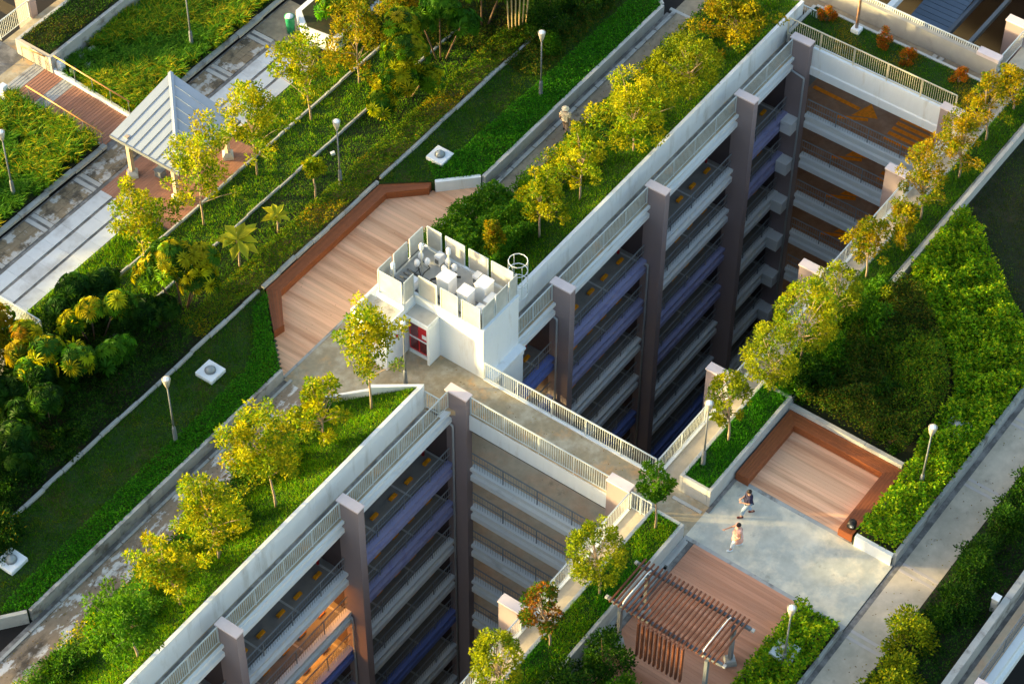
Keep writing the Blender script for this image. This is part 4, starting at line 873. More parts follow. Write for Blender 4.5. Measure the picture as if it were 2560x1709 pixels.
def antenna(x, y_, z, label, h=1.7, big=True):
    t = empty('antenna_mast', (x, y_, z), label, 'antenna', 'cream antenna masts on the hut roof')
    ob('mast', MB().tube([(x, y_, z), (x, y_, z+h)], .035, 8), mat('cream_mast', (.7, .68, .55), .5, .03, 2) if 'cream_mast' not in MATS else MATS['cream_mast'], t)
    ob('tripod', MB().tube([(x-.3, y_-.2, z), (x, y_, z+.5)], .02, 5).tube([(x+.3, y_-.2, z), (x, y_, z+.5)], .02, 5).tube([(x, y_+.35, z), (x, y_, z+.5)], .02, 5), DSTEEL, t)
    for k_ in range(3 if big else 1):
        a = .8+k_*2.1; cx_, cy_ = x+.26*cos(a), y_+.26*sin(a)
        ob('radio_unit', MB().sphere((cx_, cy_, z+.75), .13, .13, .22), BOXW, t, smooth=True); ob('bracket', MB().tube([(x, y_, z+.75), (cx_, cy_, z+.75)], .015, 5), DSTEEL, t)
        ob('cable', MB().tube([(cx_, cy_, z+.55), (cx_+.1, cy_-.05, z+.3), (cx_-.1, cy_+.1, z+.08), (x-.3, y_-.2, z+.04)], .025, 5), BLACK, t)
    ob('top_cap', MB().lathe((x, y_, z+h-.3), [(.07, 0), (.1, .05), (.1, .3), (.05, .38)], 10), BOXW, t, smooth=True)
antenna(3.15, 3.6, 3.0, 'cream antenna mast with round radio units, left of the middle on the hut roof'); antenna(3.55, 2.45, 3.0, 'thin cream antenna mast with round radio units, right of the other on the hut roof', 1.8); antenna(1.7, 4.0, 3.0, 'short cream antenna mast in the left corner of the hut roof', 1.5, False)
tb = MB()
for i in range(4): tb.box(2.1+i*.25, 2.16+i*.25, 1.3, 4.2, 3.02, 3.08)
t = empty('cable_tray', (2.5, 2.5, 3), 'grey cable tray with black cables between the masts', 'cable tray'); ob('tray', B(2.1, 3.9, 2.55, 2.85, 3.02, 3.08), DSTEEL, t); ob('tray_rails', tb, GREYP, t); ob('cables', MB().tube([(2.2, 2.7, 3.12), (2.9, 2.9, 3.2), (3.4, 2.6, 3.12), (3.8, 2.0, 3.14)], .05, 6), BLACK, t)
t = empty('caged_ladder', (4.9, -.2, 0), 'pale caged ladder climbing to the hut roof from the walkway', 'ladder')
lx, ly = 4.9, -.1
for dx in (-.2, .2): ob('stile', MB().tube([(lx-.25, ly+dx, 0), (lx-.25, ly+dx, 4.1)], .025, 6), STEEL, t)
for i in range(12): ob('rung', MB().tube([(lx-.25, ly-.2, .3+i*.3), (lx-.25, ly+.2, .3+i*.3)], .014, 5), STEEL, t)
for z in (2.4, 3.1, 3.8, 4.4): ob('hoop', MB().tube([(lx-.25+.42-.42*cos(a), ly+.42*sin(a), z) for a in [j*pi/6-pi for j in range(13)]], .022, 5), STEEL, t)
for j in range(1, 6): a = j*pi/3-pi; ob('cage_bar', MB().tube([(lx-.25+.42-.42*cos(a), ly+.42*sin(a), 2.4), (lx-.25+.42-.42*cos(a), ly+.42*sin(a), 4.4)], .016, 5), STEEL, t)
for z in (3.4, 4.0): ob('tie_bar', MB().tube([(4.45, -.25, z), (4.6, -.2, z-.1), (4.65, 0, z)], .02, 5), STEEL, t)

# ------------------------------------------------------------------ lamp posts
def lamp(x, y_, z, label):
    t = empty('garden_lamp', (x, y_, z), label, 'lamp post', 'garden lamp posts')
    k = lampparts
    for nm, me in k.items():
        if nm == 'globe': continue
        o = ob(nm, me, None, t, local=True)
        if nm == 'lantern': ob('globe', k['globe'], None, o, local=True)
def mp(nm, mb, m):
    me = mb.mesh(nm); me.materials.append(m); me.polygons.foreach_set('use_smooth', [True]*len(me.polygons)); return me
lampparts = {'base_sleeve': mp('base_sleeve', MB().lathe((0, 0, 0), [(.11, -.1), (.10, .1), (.085, .85), (.065, .95)], 10), GREYP), 'pole': mp('pole', MB().lathe((0, 0, 0), [(.045, .9), (.03, 3.45)], 10), GREYP),
    'lantern': mp('lantern', MB().lathe((0, 0, 0), [(.04, 3.42), (.07, 3.5), (.13, 3.7), (.185, 4.0), (.165, 4.02), (.11, 3.74)], 14), GLASSY), 'globe': mp('globe', MB().sphere((0, 0, 3.95), .145), GLOBE)}
lamp(-8.78, 7.48, .5, 'garden lamp post on the dark lower lawn left of the skylight'); lamp(17.33, 7.48, .5, 'garden lamp post on the upper lawn, highest in the picture')
lamp(7.06, 11.4, .5, 'garden lamp post in the grass between the pavilion and the big deck'); lamp(-2.26, 23.05, .4, 'garden lamp post at the left edge in the long grass')
lamp(10.23, 23.2, .4, 'garden lamp post cut by the top edge behind the pavilion'); lamp(-.33, 1.9, 0, 'garden lamp post in front of the white stair hut'); lamp(2.95, -11.12, .9, 'garden lamp post in the small grass planter beside the right walkway')
lamp(7.5, -18.85, .5, 'garden lamp post in the bright hedge right of the square deck'); lamp(-3.1, -18.85, .2, 'garden lamp post in the hedge bed below the pergola')
t = empty('lamp_mast', (30.02, -2.3, .7), 'tall rusty lamp mast on a white block at the top right', 'lamp post'); ob('pole', MB().lathe((30.02, -2.3, 0), [(.09, .7), (.05, 5)], 8), mat('rusty_steel', (.35, .18, .09), .6, .3, 3, (.3, .3, .32), (.4, .6), 1), t, smooth=True); ob('block', B(29.8, 30.25, -2.55, -2.1, .6, .92), WHITE, t, bevel=.02)

# skylights
def sky_box(x, y_, z, label):
    t = empty('skylight_box', (x, y_, z), label, 'skylight', 'white skylight boxes with glass domes'); s = .47
    ob('slab', B(x-s, x+s, y_-s, y_+s, z, z+.22), WHITE, t, bevel=.02); ob('ring', MB().lathe((x, y_, z+.22), [(.25, 0), (.25, .06), (.2, .06)], 16), GREYP, t, smooth=True)
    ob('dome', MB().sphere((x, y_, z+.27), .22, .22, .17, 14, 8), mat('smoky_glass', (.25, .29, .31), .12, .05, 3, spec=.8) if 'smoky_glass' not in MATS else MATS['smoky_glass'], t, smooth=True)
sky_box(11.15, 8.78, .5, 'white skylight box with a glass dome on the upper lawn'); sky_box(-5.12, 8.72, .5, 'white skylight box with a glass dome on the dark lower lawn'); sky_box(-17.4, 8.6, .5, 'white skylight box at the left edge of the lower lawn')
sky_box(11.0, -18.6, .7, 'grey skylight box nearly swallowed by the bright hedge on the right'); sky_box(-2.7, -18.65, .5, 'skylight box with rings in the hedge bed by the pergola')
for x, y_, l in ((8.35, 12.9, 'small white floodlight in the grass left of the central lamp post'), (1.9, 13.15, 'small white floodlight beside the middle concrete strip')):
    t = empty('floodlight', (x, y_, .5), l, 'floodlight'); ob('housing', MB().obox((x, y_, .62), .2, .14, .14, (.8, -.5, .2)), WHITE, t); ob('spike', MB().tube([(x, y_, .45), (x, y_, .6)], .02, 5), GREYP, t)
t = empty('loudspeaker', (4.14, -17.62, .46), 'small black portable loudspeaker standing on the near end of the U-shaped bench', 'loudspeaker')
ob('body', MB().tube([(4.02, -17.62, .66), (4.3, -17.55, .66)], [.2, .17], 14), BLACK, t, smooth=True); ob('cone', MB().tube([(4.01, -17.622, .66), (4.018, -17.62, .66)], .11, 14), GREYP, t); ob('dust_cap', MB().tube([(3.995, -17.622, .66), (4.009, -17.62, .66)], .04, 10), WHITE, t); ob('handle', MB().tube([(4.05, -17.62, .85), (4.1, -17.6, .95), (4.22, -17.57, .95), (4.28, -17.56, .84)], .018, 6), BLACK, t)
# top centre planter with rim, sign
t = empty('curved_planter', (15, 19, 0), 'white curved planter full of palms at the top of the picture', 'planter')
pp = [(14.0, 19.4), (14.3, 17.5), (20, 17.5), (20, 20.6), (14.9, 20.5)]
ob('wall', MB().prism(pp, -.05, .8), WHITE, t); ob('soil', MB().prism([(14.3, 19.3), (14.5, 17.8), (19.8, 17.8), (19.8, 20.3), (15, 20.2)], .79, .86), SOIL, t)
t = empty('waste_bin', (14.5, 19.95, .0), 'small green bin with a round white lid at the top edge', 'bin'); ob('body', MB().lathe((14.2, 20.3, 0), [(.2, 0), (.24, .9), (.27, 1.0)], 12), GREENP, t, smooth=True); ob('lid', MB().sphere((14.2, 20.3, 1.0), .2, .2, .1), WHITE, t, smooth=True)
# left fenced opening
railing('balustrade', (-7.9, 15.85, .6), (-7.9, 19.5, .6), 1.1, 'white picket balustrade half hidden by yellow leaves at the left edge', sp_=.1, posts=3, br=.014)
railing('balustrade', (-9.6, 15.82, .6), (-7.9, 15.82, .6), 1.1, 'short white picket balustrade catching the sun among the left trees', sp_=.1, posts=3, br=.014)
ob('skylight_roof', B(-12, -8.1, 16.0, 17.0, .2, .35), KERBW, None, 'pale sheet roof behind the left picket balustrade', 'roof')

def litter(nm, poly, z, n, label, sz=.075):
    X, Y = sample(poly, n); D = np.c_[rng.normal(0, 1, n), rng.normal(0, 1, n), rng.normal(0, .1, n)]
    ob(nm, leaf_mesh(nm, np.c_[X, Y, np.full(n, z)+.012], D, sz*rng.uniform(.6, 1.3, n), sz*.6, np.array([(.20, .11, .04), (.10, .06, .03), (.24, .20, .05)])[rng.integers(0, 3, n)], up=np.tile([0, 0, 1.], (n, 1))), None, None, label, 'leaf litter', kind='stuff')
litter('fallen_leaves', [(-22, 4.5), (-4, 4.5), (-4, 5.9), (-22, 5.9)], .002, 260, 'dry leaves scattered on the lower garden path')
litter('fallen_leaves', [(10, 5.0), (27, 5.0), (27, 5.8), (10, 5.8)], .002, 160, 'dry leaves scattered on the upper garden path')
litter('fallen_leaves', [(-3, 6.6), (11, 6.6), (8, 9.3), (.5, 9.3)], .0, 25, 'a few dry leaves on the large pale deck', .05)
litter('fallen_leaves', [(-8, -21.7), (18, -21.7), (18, -20.2), (-8, -20.2)], .006, 120, 'dry leaves scattered on the beige path')
litter('fallen_leaves', [(.2, -9), (1.8, -9), (1.8, 1), (.2, 1)], .0, 40, 'a few dry leaves on the bridge')

# ------------------------------------------------------------------ PEOPLE
def skin(name, verts, edges, rad, m, parent, root=0, sub=2):
    me = bpy.data.meshes.new(name); me.from_pydata(verts, edges, []); me.materials.append(m)
    o = bpy.data.objects.new(name, me); COL.objects.link(o); o.parent = parent
    s = o.modifiers.new('skin', 'SKIN'); s.use_smooth_shade = True
    for i, r in enumerate(rad): me.skin_vertices[0].data[i].radius = (r, r) if not isinstance(r, tuple) else r; me.skin_vertices[0].data[i].use_root = (i == root)
    u = o.modifiers.new('sub', 'SUBSURF'); u.levels = sub; u.render_levels = sub
    return o
SKN = mat('skin', (.50, .28, .19), .6, .03, 5); HAIR = mat('black_hair', (.012, .01, .01), .5, .1, 9)
def person(x, y_, rz, label, shirt, trouser, shoe, hL, hR, fL, fR, h=1.68, dress=False, hat=None, sleeve=.5, bare_leg=False):
    """faces local +X. hL/hR hands, fL/fR ankles given in local metres"""
    k = h/1.7; t = empty('person', (x, y_, 0), label, 'person', rz=rz)
    P_ = lambda *a: tuple(v*k for v in a)
    pel, wst, cst, nk, hd, ht = P_(0, 0, .95), P_(0, 0, 1.12), P_(.01, 0, 1.34), P_(.01, 0, 1.47), P_(.03, 0, 1.56), P_(.03, 0, 1.63)
    V = [pel, wst, cst, nk, hd, ht]; E = [(0, 1), (1, 2), (2, 3), (3, 4), (4, 5)]; Rr = [.12, .11, .125, .052, .088, .075]
    sh = {}; 
    for s_, hand in ((1, hL), (-1, hR)):
        a = Vector(P_(.0, .19*s_, 1.38)); b = Vector(P_(*hand)); m_ = (a+b)/2; d = b-a; bend = max(0, .29**2-(d.length/2/k)**2)**.5*k
        el = m_+Vector((-.6*bend, .55*s_*bend, -.7*bend)); i = len(V); V += [tuple(a), tuple(el), tuple(b)]; E += [(2, i), (i, i+1), (i+1, i+2)]; Rr += [.055, .04, .028]
        dd = (b-el).normalized(); sd = dd.cross(Vector((0, 0, 1))).normalized(); pl = b+dd*.06; V.append(tuple(pl)); E.append((i+2, i+3)); Rr.append((.035, .018)); hi = i+3
        for f in range(5):
            o_ = (f-2)*.016; L_ = (.05, .075, .08, .072, .055)[f]; p1 = pl+sd*o_*1.3+dd*L_*.55*(.4 if f == 0 else 1)+(sd*-.02 if f == 0 else Vector()); p2 = p1+dd*L_*.5+Vector((0, 0, -.015)); V += [tuple(p1), tuple(p2)]; j = len(V); E += [(hi, j-2), (j-2, j-1)]; Rr += [.009, .007]
        sh[s_] = (a, el, b)
    lg = {}
    for s_, ft in ((1, fL), (-1, fR)):
        a = Vector(P_(0, .09*s_, .90)); b = Vector(P_(*ft)); m_ = (a+b)/2; d = (b-a).length/2/k; bend = max(0, .43**2-d*d)**.5*k
        kn = m_+Vector((bend, 0, 0)); i = len(V); toe = b+Vector((.15, .01*s_, -.045))
        V += [tuple(a), tuple(kn), tuple(b), tuple(toe)]; E += [(0, i), (i, i+1), (i+1, i+2), (i+2, i+3)]; Rr += [.085, .055, .038, .032]; lg[s_] = (a, kn, b, toe)
    body = skin('body', V, E, Rr, SKN, t)
    ob('hair', MB().sphere(P_(.012, 0, 1.625), .105, .095, .10, 12, 8), HAIR, body, smooth=True, local=True)
    ob('nose', MB().sphere(P_(.13, 0, 1.575), .016, .012, .02, 6, 5), SKN, body, local=True); ob('eyes', MB().sphere(P_(.112, .032, 1.6), .011, n=6, m=4).sphere(P_(.112, -.032, 1.6), .011, n=6, m=4), HAIR, body, local=True); ob('ears', MB().sphere(P_(.03, .092, 1.585), .018, .01, .028, 6, 5).sphere(P_(.03, -.092, 1.585), .018, .01, .028, 6, 5), SKN, body, local=True)
    V = [pel, wst, cst, P_(.01, 0, 1.43)]; E = [(0, 1), (1, 2), (2, 3)]; Rr = [.185, .18, .19, .11]
    for s_ in (1, -1):
        a, el, b = sh[s_]; V += [tuple(a), tuple(a.lerp(el, sleeve+.3))]; j = len(V); E += [(2, j-2), (j-2, j-1)]; Rr += [.095, .082]
    skin('shirt', V, E, Rr, shirt, t, 1)
    if dress: ob('skirt', MB().lathe((0, 0, 0), [(.15*k, 1.12*k), (.2*k, .9*k), (.26*k, .58*k), (.24*k, .58*k), (.14*k, 1.1*k)], 16), shirt, t, smooth=True, local=True)
    if not bare_leg:
        V = [P_(0, 0, .96)]; E = []; Rr = [.13]
        for s_ in (1, -1):
            a, kn, b, _ = lg[s_]; i = len(V); V += [tuple(a), tuple(kn), tuple(kn.lerp(b, .75))]; E += [(0, i), (i, i+1), (i+1, i+2)]; Rr += [.12, .095, .08]
        skin('trousers', V, E, Rr, trouser, t)
    for s_ in (1, -1):
        a, kn, b, toe = lg[s_]; ob('shoe', MB().obox((b.lerp(toe, .5)+Vector((-.02, 0, -.015))), .27, .095, .08, Vector((1, 0, 0))), shoe, t, local=True, bevel=.025)
    if hat: ob('hat', MB().lathe(P_(.02, 0, 1.64), [(.19, 0), (.18, .02), (.11, .03), (.10, .1), (.05, .13)], 14), hat, t, smooth=True, local=True)
LEFTW = math.atan2(-Rv.y, -Rv.x)
person(2.44, -13.68, LEFTW+.15, 'person in a navy shirt and light blue trousers walking across the plaza', mat('navy_cloth', (.015, .015, .05), .8, .05, 5), mat('light_blue_cloth', (.30, .40, .52), .8, .05, 5), mat('dark_red_shoe', (.12, .02, .02), .6, .1, 5), (.30, .12, 1.08), (.28, -.12, 1.05), (.26, .09, .10), (-.26, -.09, .16))
person(.80, -14.22, LEFTW+.25, 'person in a pale pink dress and white boots with an arm held out', mat('pink_cloth', (.78, .45, .38), .8, .05, 5), WHITE, WHITE, (.12, .2, .88), (.5, -.22, 1.2), (.28, .1, .10), (-.22, -.1, .12), dress=True, sleeve=.0, h=1.62)
person(16.42, 5.42, LEFTW-1.9, 'person in cream clothes and a pale hat on the upper garden path', mat('cream_cloth', (.72, .60, .42), .8, .05, 5), mat('tan_cloth', (.5, .32, .2), .8, .05, 5), BLACK, (.1, .26, .85), (.05, -.26, .85), (.2, .09, .10), (-.15, -.09, .12), hat=mat('pale_hat', (.8, .7, .5), .8, .05, 5), h=1.55)

# ------------------------------------------------------------------ PLANTS
for (x, y_, l) in ((30.04, -.75, 'topmost'), (30.2, -3.95, 'second'), (29.9, -5.4, 'third'), (30.0, -8.1, 'lowest')):
    shrub('round_bush', x-.25, y_, .7, .42, .42, .95 if l != 'third' else .6, 'hr', f'{l} of the four clipped round bushes with rusty red leaves at the top right', 'bush', 'clipped red bushes at the top right', leaf=.08, n=1700)
T = [
('y',-1.71,15.52,.45,4.45,.92,1.23,-.15,'slender sapling with leaves painted sunlit yellow left of the pavilion beside the stone slabs'),
('y',1.43,14.80,.45,6.11,1.6,1.35,.11,'tall sapling with upright crown overlapping the pavilion roof'),
('y',5.28,14.89,.45,5.84,1.93,1.40,-.01,'yellow-green sapling at the right corner of the pavilion'),
('y',9.58,15.20,.45,5.56,1.5,1.15,-.36,'thin-stemmed sapling right of the pavilion over the upper slabs'),
('o',12.92,14.98,.45,5.29,1.55,1.31,-.04,'golden brown tree near the top between saplings and palms'),
('o',15.87,15.15,.45,3.79,1.17,1.03,.28,'golden brown tree half cut by the top edge beside the palms'),
('y',5.59,11.67,.5,2.61,1.7,.42,.04,'tiny yellow sapling just left of the central lamp post'),
('y',-2.96,1.63,1.1,5.94,2.6,1.25,-.10,'bright yellow tree on a thin stem in front of the white hut'),
('y',12.28,1.68,1.0,4.54,1.7,.95,.11,'slim pale-stemmed tree in the upper planter below the walking person'),
('y',16.29,1.47,1.1,4.29,.95,1.75,-.14,'broad sunlit yellow tree in the middle of the upper planter'),
('y',9.31,1.80,1.0,3.9,1.45,1.0,.02,'small yellow sapling above the shrub mass behind the hut'),
('o',7.15,2.79,.8,2.32,.75,.42,.05,'little bare-stemmed sapling standing in the shrubs behind the hut'),
('b',20.61,1.2,1.1,3.54,1.1,1.65,-.25,'olive brown tree leaning over the upper white wall'),
('o',25.30,1.61,1.1,2.9,.78,1.5,-.22,'orange-brown tree near the top end of the upper planter'),
('y',-5.46,2.13,.9,4.23,.83,1.01,-.09,'yellow-orange tree in the lower planter right below the hut tree'),
('y',-9.31,1.54,1.1,5.68,2.39,1.62,-.44,'large spreading yellow tree in the lower planter'),
('y',-12.52,1.79,1.1,4.60,1.34,1.30,-.30,'yellow feathery tree with two stems in the lower planter'),
('y',-15.23,1.44,1.1,3.9,1.15,1.05,-.56,'green-gold feathery tree beside the white-stained path'),
('g',-18.10,1.1,1.1,4.0,1.2,1.3,-.34,'dark green feathery tree lowest in the lower planter'),
('g',-.90,-11.34,.85,3.98,2.3,.70,-.11,'neat round green tree on a thin stem at the end of the lower right planter'),
('b',-4.90,-11.38,.85,4.32,1.1,1.15,-.17,'round yellow-green tree beside the pergola end of the planter'),
('r',-8.03,-11.22,.85,3.80,1.15,.82,-.38,'round dark tree flecked with red leaves in the lower right planter'),
('b',-11.27,-11.25,.85,4.41,1.34,.98,-.15,'yellow-green tree at the bottom edge of the lower right planter'),
('b',4.73,-11.22,.95,4.13,1.1,.85,-.18,'twin-stemmed round tree right of the lamp post in the small planter'),
('b',7.98,-11.24,.95,3.9,.76,1.2,-.11,'olive round tree at the corner above the U-shaped bench'),
('y',10.22,-11.35,.95,4.5,1.1,1.35,.02,'bright yellow round tree in front of the right walkway pillars'),
('b',12.73,-11.53,.95,3.6,.7,1.1,-.19,'dark gold bushy tree above the bright yellow one'),
('o',16.01,-11.16,.95,3.85,1.14,.82,-.27,'small golden tree on a thin stem beside the pale paved corner'),
('o',18.49,-11.67,.95,3.17,.71,.76,-.38,'low golden tree in the far planter behind the thin-stemmed one'),
('o',20.56,-11.30,.95,4.63,.9,.95,-.29,'narrow upright golden tree in the far planter'),
('o',23.91,-11.39,.95,4.54,.80,.98,-.26,'dense golden tree below the topmost right pillar'),
('o',26.80,-11.20,.95,4.09,.84,.80,-.46,'rusty golden tree beside the end of the long balustrade'),
('o',29.38,-11.24,.95,2.50,.55,.85,-.34,'rusty orange tree at the top right end of the planter row')]
for st, x, y_, z, h, cb, r, ox, l in T:
    ballish = st in 'br' or 'round' in l
    kw = dict(leaf=.125, lw=.55, lpc=64, ball=ballish and x > -12, dens=1.3) if (y_ < -10 or ballish) else dict(leaf=.15, lw=.55, lpc=66, dens=.95)
    tree('round_tree' if y_ < -10 else 'sapling_tree', x, y_, z, h, cb, r, ox, st if st != 'b' else 'b', l, trunks=2 if 'twin' in l or 'two stems' in l else 1, group='small trees in the roof planters', **kw)
def frangi(x, y_, s_, label):
    t = empty('broad_leaf_plant', (x, y_, .5), label, 'plant'); n = 13; a = np.arange(n)*2.4; P = np.tile([0, 0, 1.1*s_], (n, 1))+rng.normal(0, .06, (n, 3)); D = np.c_[np.cos(a), np.sin(a), rng.uniform(.0, .9, n)]
    V = []; 
    ob('leaves', leaf_mesh('leaves', P, D, (.8*s_)*rng.uniform(.8, 1.1, n), .32*s_, np.array([(.42, .45, .03)]*n)*rng.uniform(.7, 1.2, (n, 1)), up=np.tile([0, 0, 1.], (n, 1)), fold=.12, curl=.2, mid=.62), None, t, local=True)
    ob('stem', MB().tube([(0, 0, -.05), (.05, 0, .6*s_), (0, 0, 1.12*s_)], [.05, .045, .035], 7).tube([(.05, 0, .5*s_), (.2, -.1, .9*s_)], [.035, .02], 6), BARK, t, local=True)
frangi(.4, 11.8, 1.45, 'large plant with broad bright yellow leaves above the low hedge'); frangi(3.0, 11.75, .95, 'small plant with broad yellow leaves right of the larger one')
# umbrella trees at lower left
RT = [  # dark and golden palettes paint the shaded and sunlit heads
(-4.9, 12.6, .5, [(0, 0, 1.5, .7), (.8, -.5, 1.2, .6), (-.8, .5, 1.3, .6)], 'dark umbrella tree filling the gap right of the golden heads', 'd'),
(-5.2, 15.0, .5, [(0, 0, 1.3, .6), (.9, .4, 1.2, .5), (-.9, .2, 1.3, .6)], 'drooping dark shrub tree below the stone slab corner', 'd'),
(-8.6, 12.9, .5, [(0, 0, 1.3, .7), (-1, .3, 1.2, .7), (.9, -.6, 1.1, .6)], 'low dark umbrella tree between the golden ones', 'd'),
(-12.2, 14.6, .5, [(0, 0, 1.6, .9), (.9, -.6, 1.4, .7), (-.6, .9, 1.8, .7)], 'dark umbrella tree at the left edge under the picket balustrade', 'd'),
(-15.4, 13.4, .5, [(0, 0, 1.6, .9), (.9, .4, 1.4, .7)], 'dark umbrella tree low on the left edge', 'd'),
(21.4, 13.6, .5, [(0, 0, 2.6, 1.0), (1.0, .6, 2.2, .9)], 'dark leafy tree at the top edge right of the bamboo', 'd'),
(11.6, 12.5, .5, [(0, 0, 1.3, .7), (.8, .3, 1.7, .6)], 'low bright fan-leaved tree at the end of the middle strip', 's'),
(-3.0, 12.2, .5, [(0, .2, 3.3, .95), (.9, -.6, 3.0, .7), (-.7, .9, 2.6, .7), (.5, -.9, 2.2, .7)], 'large umbrella tree with drooping leaves painted sunlit gold left of the broad-leaved plant', 's'),
(-6.8, 13.8, .5, [(0, 0, 2.4, .55), (.9, -.8, 2.5, .6), (-.6, .5, 1.8, .5)], 'umbrella tree with two heads painted sunlit gold below the stone slabs', 's'),
(-9.6, 13.6, .5, [(0, 0, 2.6, .6), (.5, -1.2, 2.4, .75), (-.9, .3, 2.0, .5)], 'umbrella tree with hanging leaves painted sunlit gold at the left', 's'),
(-7.8, 11.7, .5, [(0, 0, 1.9, .6), (.8, .2, 1.5, .5)], 'small green umbrella tree in the dark bed above the lower lawn', 'g'),
(-11.3, 12.2, .5, [(0, 0, 2.0, .7), (-.9, .6, 1.6, .6), (.7, .9, 2.1, .5)], 'dark umbrella tree in the shade near the left edge', 'd'),
(-13.5, 12.0, .5, [(0, 0, 1.8, .8), (-.6, -.8, 1.4, .6)], 'deep green umbrella tree at the lower left edge', 'd'),
(-6.0, 15.6, .5, [(0, 0, 1.9, .7), (1.1, -.6, 1.7, .6), (-1.0, -.2, 1.6, .6), (.3, -1.3, 1.4, .6)], 'dark feathery umbrella tree just below the end of the stone slabs', 'd'),
(-9.3, 15.2, .5, [(0, 0, 2.2, .6), (-.8, -.4, 2.0, .5)], 'golden-leaved umbrella tree overhanging the left picket balustrade', 'o'),
(-10.2, 16.6, .5, [(0, 0, 1.7, .7), (.9, .5, 1.9, .7), (-.8, .6, 1.6, .6)], 'golden umbrella tree inside the picket balustrade at the left edge', 'o'),
(13.6, 12.6, .5, [(0, 0, 3.2, .9), (.7, .8, 3.8, .8), (-.8, -.3, 2.2, .8), (.3, -1.0, 1.6, .7)], 'dark green fan-leaved tree at the top, left of the bright one', 's'),
(16.6, 12.9, .5, [(0, 0, 3.6, .9), (.5, -1.1, 2.7, .6), (-.9, .5, 3.0, .7)], 'bright green fan-leaved tree at the top middle', 'g'),
(19.5, 12.6, .5, [(0, 0, 3.4, 1.0), (1.0, -.8, 3.0, .9)], 'leafy fan-leaved tree above the pale bamboo stems', 'g'),
(18.5, 15.6, .5, [(0, 0, 3.0, 1.0), (-1.2, .3, 2.6, .8), (1.0, .6, 2.8, .8)], 'fan-leaved tree at the top edge behind the others', 's'),
(15.6, 18.9, .8, [(0, 0, .8, .6), (.9, -.6, 1.0, .7), (1.6, .6, 1.1, .7)], 'yellow-green palm cluster in the curved planter', 'tall')]
for x, y_, z, hd, l, pal in RT: rosette_tree('umbrella_tree', x, y_, z, hd, l, pal=pal, group='umbrella trees in the garden beds')
t = empty('bamboo_clump', (20.3, 11.4, .5), 'clump of pale bare bamboo stems near the top', 'bamboo')
for i in range(6): ob('cane', MB().tube([(20.0+i*.15, 11.3-i*.09, .4), (19.9+i*.18, 11.35-i*.12, 2.6)], .04, 6), mat('bamboo_cane', (.5, .38, .18), .5, .1, 4) if 'bamboo_cane' not in MATS else MATS['bamboo_cane'], t)
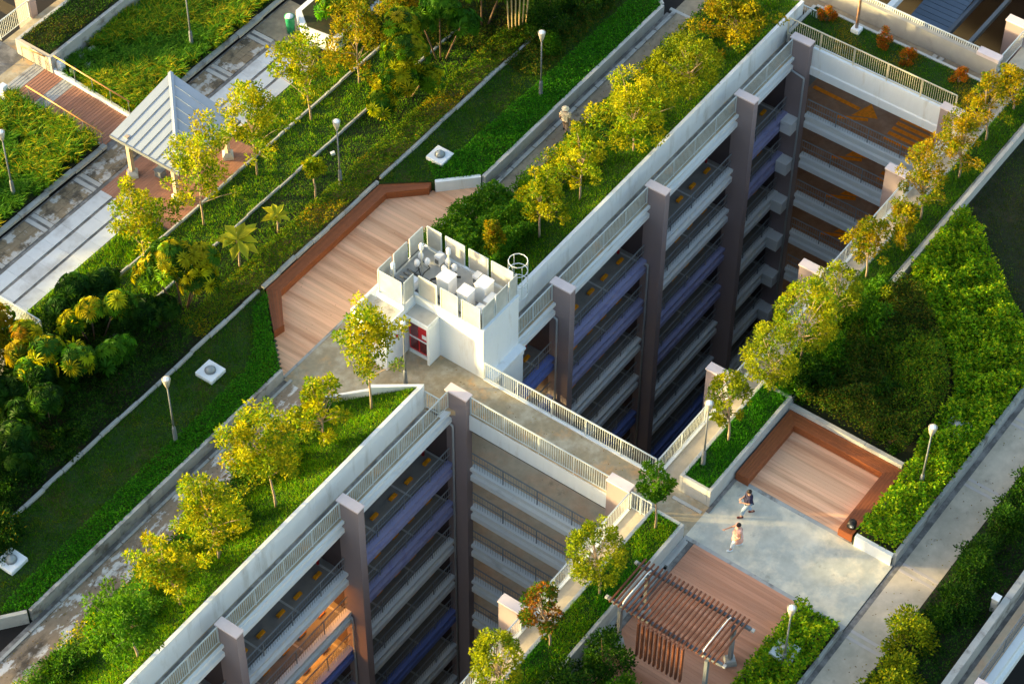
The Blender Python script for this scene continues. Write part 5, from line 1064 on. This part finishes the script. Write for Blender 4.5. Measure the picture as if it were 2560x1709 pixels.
SH = [
(-7.4, 2.7, .6, 1.0, .8, 1.1, 'y', 'golden bush between the two yellow trees nearest the hut end', None),
(-10.9, 2.5, .6, 1.1, .9, 1.2, 'y', 'golden bush under the spreading yellow tree', None),
(-13.6, 2.7, .6, 1.0, .8, 1.1, 'b', 'olive bush between the feathery trees', None),
(-16.6, 2.4, .6, 1.1, .9, 1.1, 'g', 'green bush above the white wall near the bottom left', None),
(14.2, 2.6, .6, 1.1, .8, 1.1, 'b', 'olive bush left of the broad sunlit tree', None),
(18.4, 2.5, .6, 1.2, .9, 1.3, 'y', 'golden bush right of the broad sunlit tree', None),
(22.9, 2.6, .6, 1.3, .9, 1.2, 'o', 'rusty gold bush between the two upper planter trees', None),
(27.4, 2.8, .6, 1.2, .9, 1.1, 'g', 'green bush at the top end of the upper planter', None),
(13.6, -12.9, .45, 1.2, .9, 1.9, 'g', 'leafy green bush below the dark gold tree', None),
(11.2, -12.6, .45, 1.2, .9, 1.9, 'g', 'leafy green bush directly below the bright yellow round tree', None),
(9.3, -12.2, .6, 1.1, .9, 1.6, 'd', 'dark leafy bush in the corner behind the U-shaped bench', None),
(14.9, -12.5, .6, .9, .7, 1.2, 'b', 'olive bush at the tip of the bronze hedge', None),
(-11.3, -11.9, .6, 1.1, .9, 1.7, 'd', 'dark bush under the bottom-edge tree of the right planter', None),
(26.5, 11.3, .5, 1.5, 1.5, 1.8, 'd', 'dark bush filling the very top edge', None),
(20.3, 9.2, .5, .8, .7, .9, 'g', 'small green bush beside the big dark one on the upper lawn', None),
(21.5, 10.2, .5, 1.5, 1.4, 1.7, 'd', 'big dark green bush at the top right of the upper lawn', None),
(23.8, 9.6, .5, 1.4, 1.3, 1.5, 'd', 'second big dark bush at the top above the retaining wall', None),
(23.5, 12.2, .5, 1.6, 1.5, 1.8, 'd', 'dark bush cut by the top edge', None),
(-16.9, 10.2, .5, 1.5, 1.6, 1.6, 'd', 'dark bush dotted with yellow flowers at the lower left', (.5, .35, .01)),
(-14.6, 11.3, .5, 1.3, 1.1, 1.3, 'd', 'dark bush without flowers above the lower left lawn', None),
(-18.8, 12.0, .5, 1.5, 1.5, 1.5, 'd', 'dark bush cut by the left edge', None),
(-11.5, 10.9, .5, 1.0, .8, .8, 'd', 'low dark bush beside the thin concrete strip', None),
(9.8, -13.3, .45, 1.0, .9, 1.6, 'd', 'dark glossy bush rising from the bronze hedge nearest the planter', None),
(10.6, -15.2, .45, .8, .7, 1.3, 'd', 'dark glossy bush in the middle of the bronze hedge', None),
(8.9, -16.6, .45, .8, .7, 1.3, 'd', 'dark glossy bush at the right end of the bronze hedge', None),
(12.8, -13.2, .45, 1.1, .9, 1.5, 'g', 'green bush between the bright yellow tree and the bronze hedge', None),
(7.7, -22.6, .35, 1.3, .9, 1.7, 'd', 'tall dark bush beyond the path at the right edge', None),
(9.9, -22.7, .35, 1.2, .9, 1.6, 'd', 'dark bush at the far right edge beyond the path', None),
(5.2, -22.7, .35, 1.3, .9, 1.6, 'd', 'dark green bush leaning over the beige path', None),
(3.0, -22.9, .35, 1.3, .9, 1.3, 'd', 'dark bush right of the beige path below the leaning one', None),
(.6, -22.3, .35, 1.2, 1.0, 2.0, 'b', 'sparse olive tree-like bush over the lower path', None),
(-1.6, -22.8, .35, 1.3, 1.0, 1.6, 'b', 'olive bush at the bottom edge beyond the path', None),
(-7.3, -13.3, 0, 1.1, 1.1, 2.3, 'd', 'tall dark bush in front of the pergola on the left', None),
(-9.3, -12.9, 0, 1.4, 1.3, 2.0, 'd', 'dark bush at the bottom edge left of the pergola', None),
(-8.2, -14.9, 0, 1.1, 1.1, 1.9, 'g', 'green bush below the pergola fins', None),
(-9.0, -16.2, 0, 1.2, 1.1, 1.9, 'd', 'dark bush at the bottom edge below the pergola', None),
(-7.2, -17.0, 0, .8, .7, 1.4, 'g', 'small green bush between the pergola fins and its front post', None),
(-4.8, 3.7, .3, .9, .6, .9, 'y', 'golden bush beside the path below the hut', None),
(-8.0, 3.9, .3, 1.2, .6, .9, 'y', 'golden bush beside the path by the spreading yellow tree', None),
(-11.4, 3.8, .3, 1.2, .6, 1.0, 'r', 'green bush with red specks beside the path', None),
(-14.2, 3.7, .3, 1.3, .6, .9, 'g', 'green bush beside the path stains', None),
(-17.2, 3.4, .3, 1.3, .7, .9, 'd', 'dark bush where the path bends at the lower left', None),
(-20.0, 3.2, .3, 1.4, .9, 1.0, 'd', 'dark bush at the bottom left edge', None),
(14.6, 4.0, .3, 1.2, .6, .9, 'y', 'golden bush beside the upper path near the walking person', None),
(18.9, 4.0, .3, 1.3, .6, .9, 'y', 'golden bush beside the upper path above the broad yellow tree', None),
(22.6, 3.9, .3, 1.3, .6, 1.0, 'b', 'olive bush beside the upper path', None),
(12.0, 4.2, .3, 1.0, .7, .9, 'g', 'green bush where the upper path meets the big deck', None),
(-2.9, 24.5, .3, .8, .8, .8, 'g', 'leafy bush at the left edge by the lamp post', None),
]
for x, y_, z, rx, ry, h, pal, l, fl in SH: shrub('bush', x, y_, z, rx, ry, h, pal, l, 'bush', 'bushes in the roof garden', flowers=fl, leaf=.13)
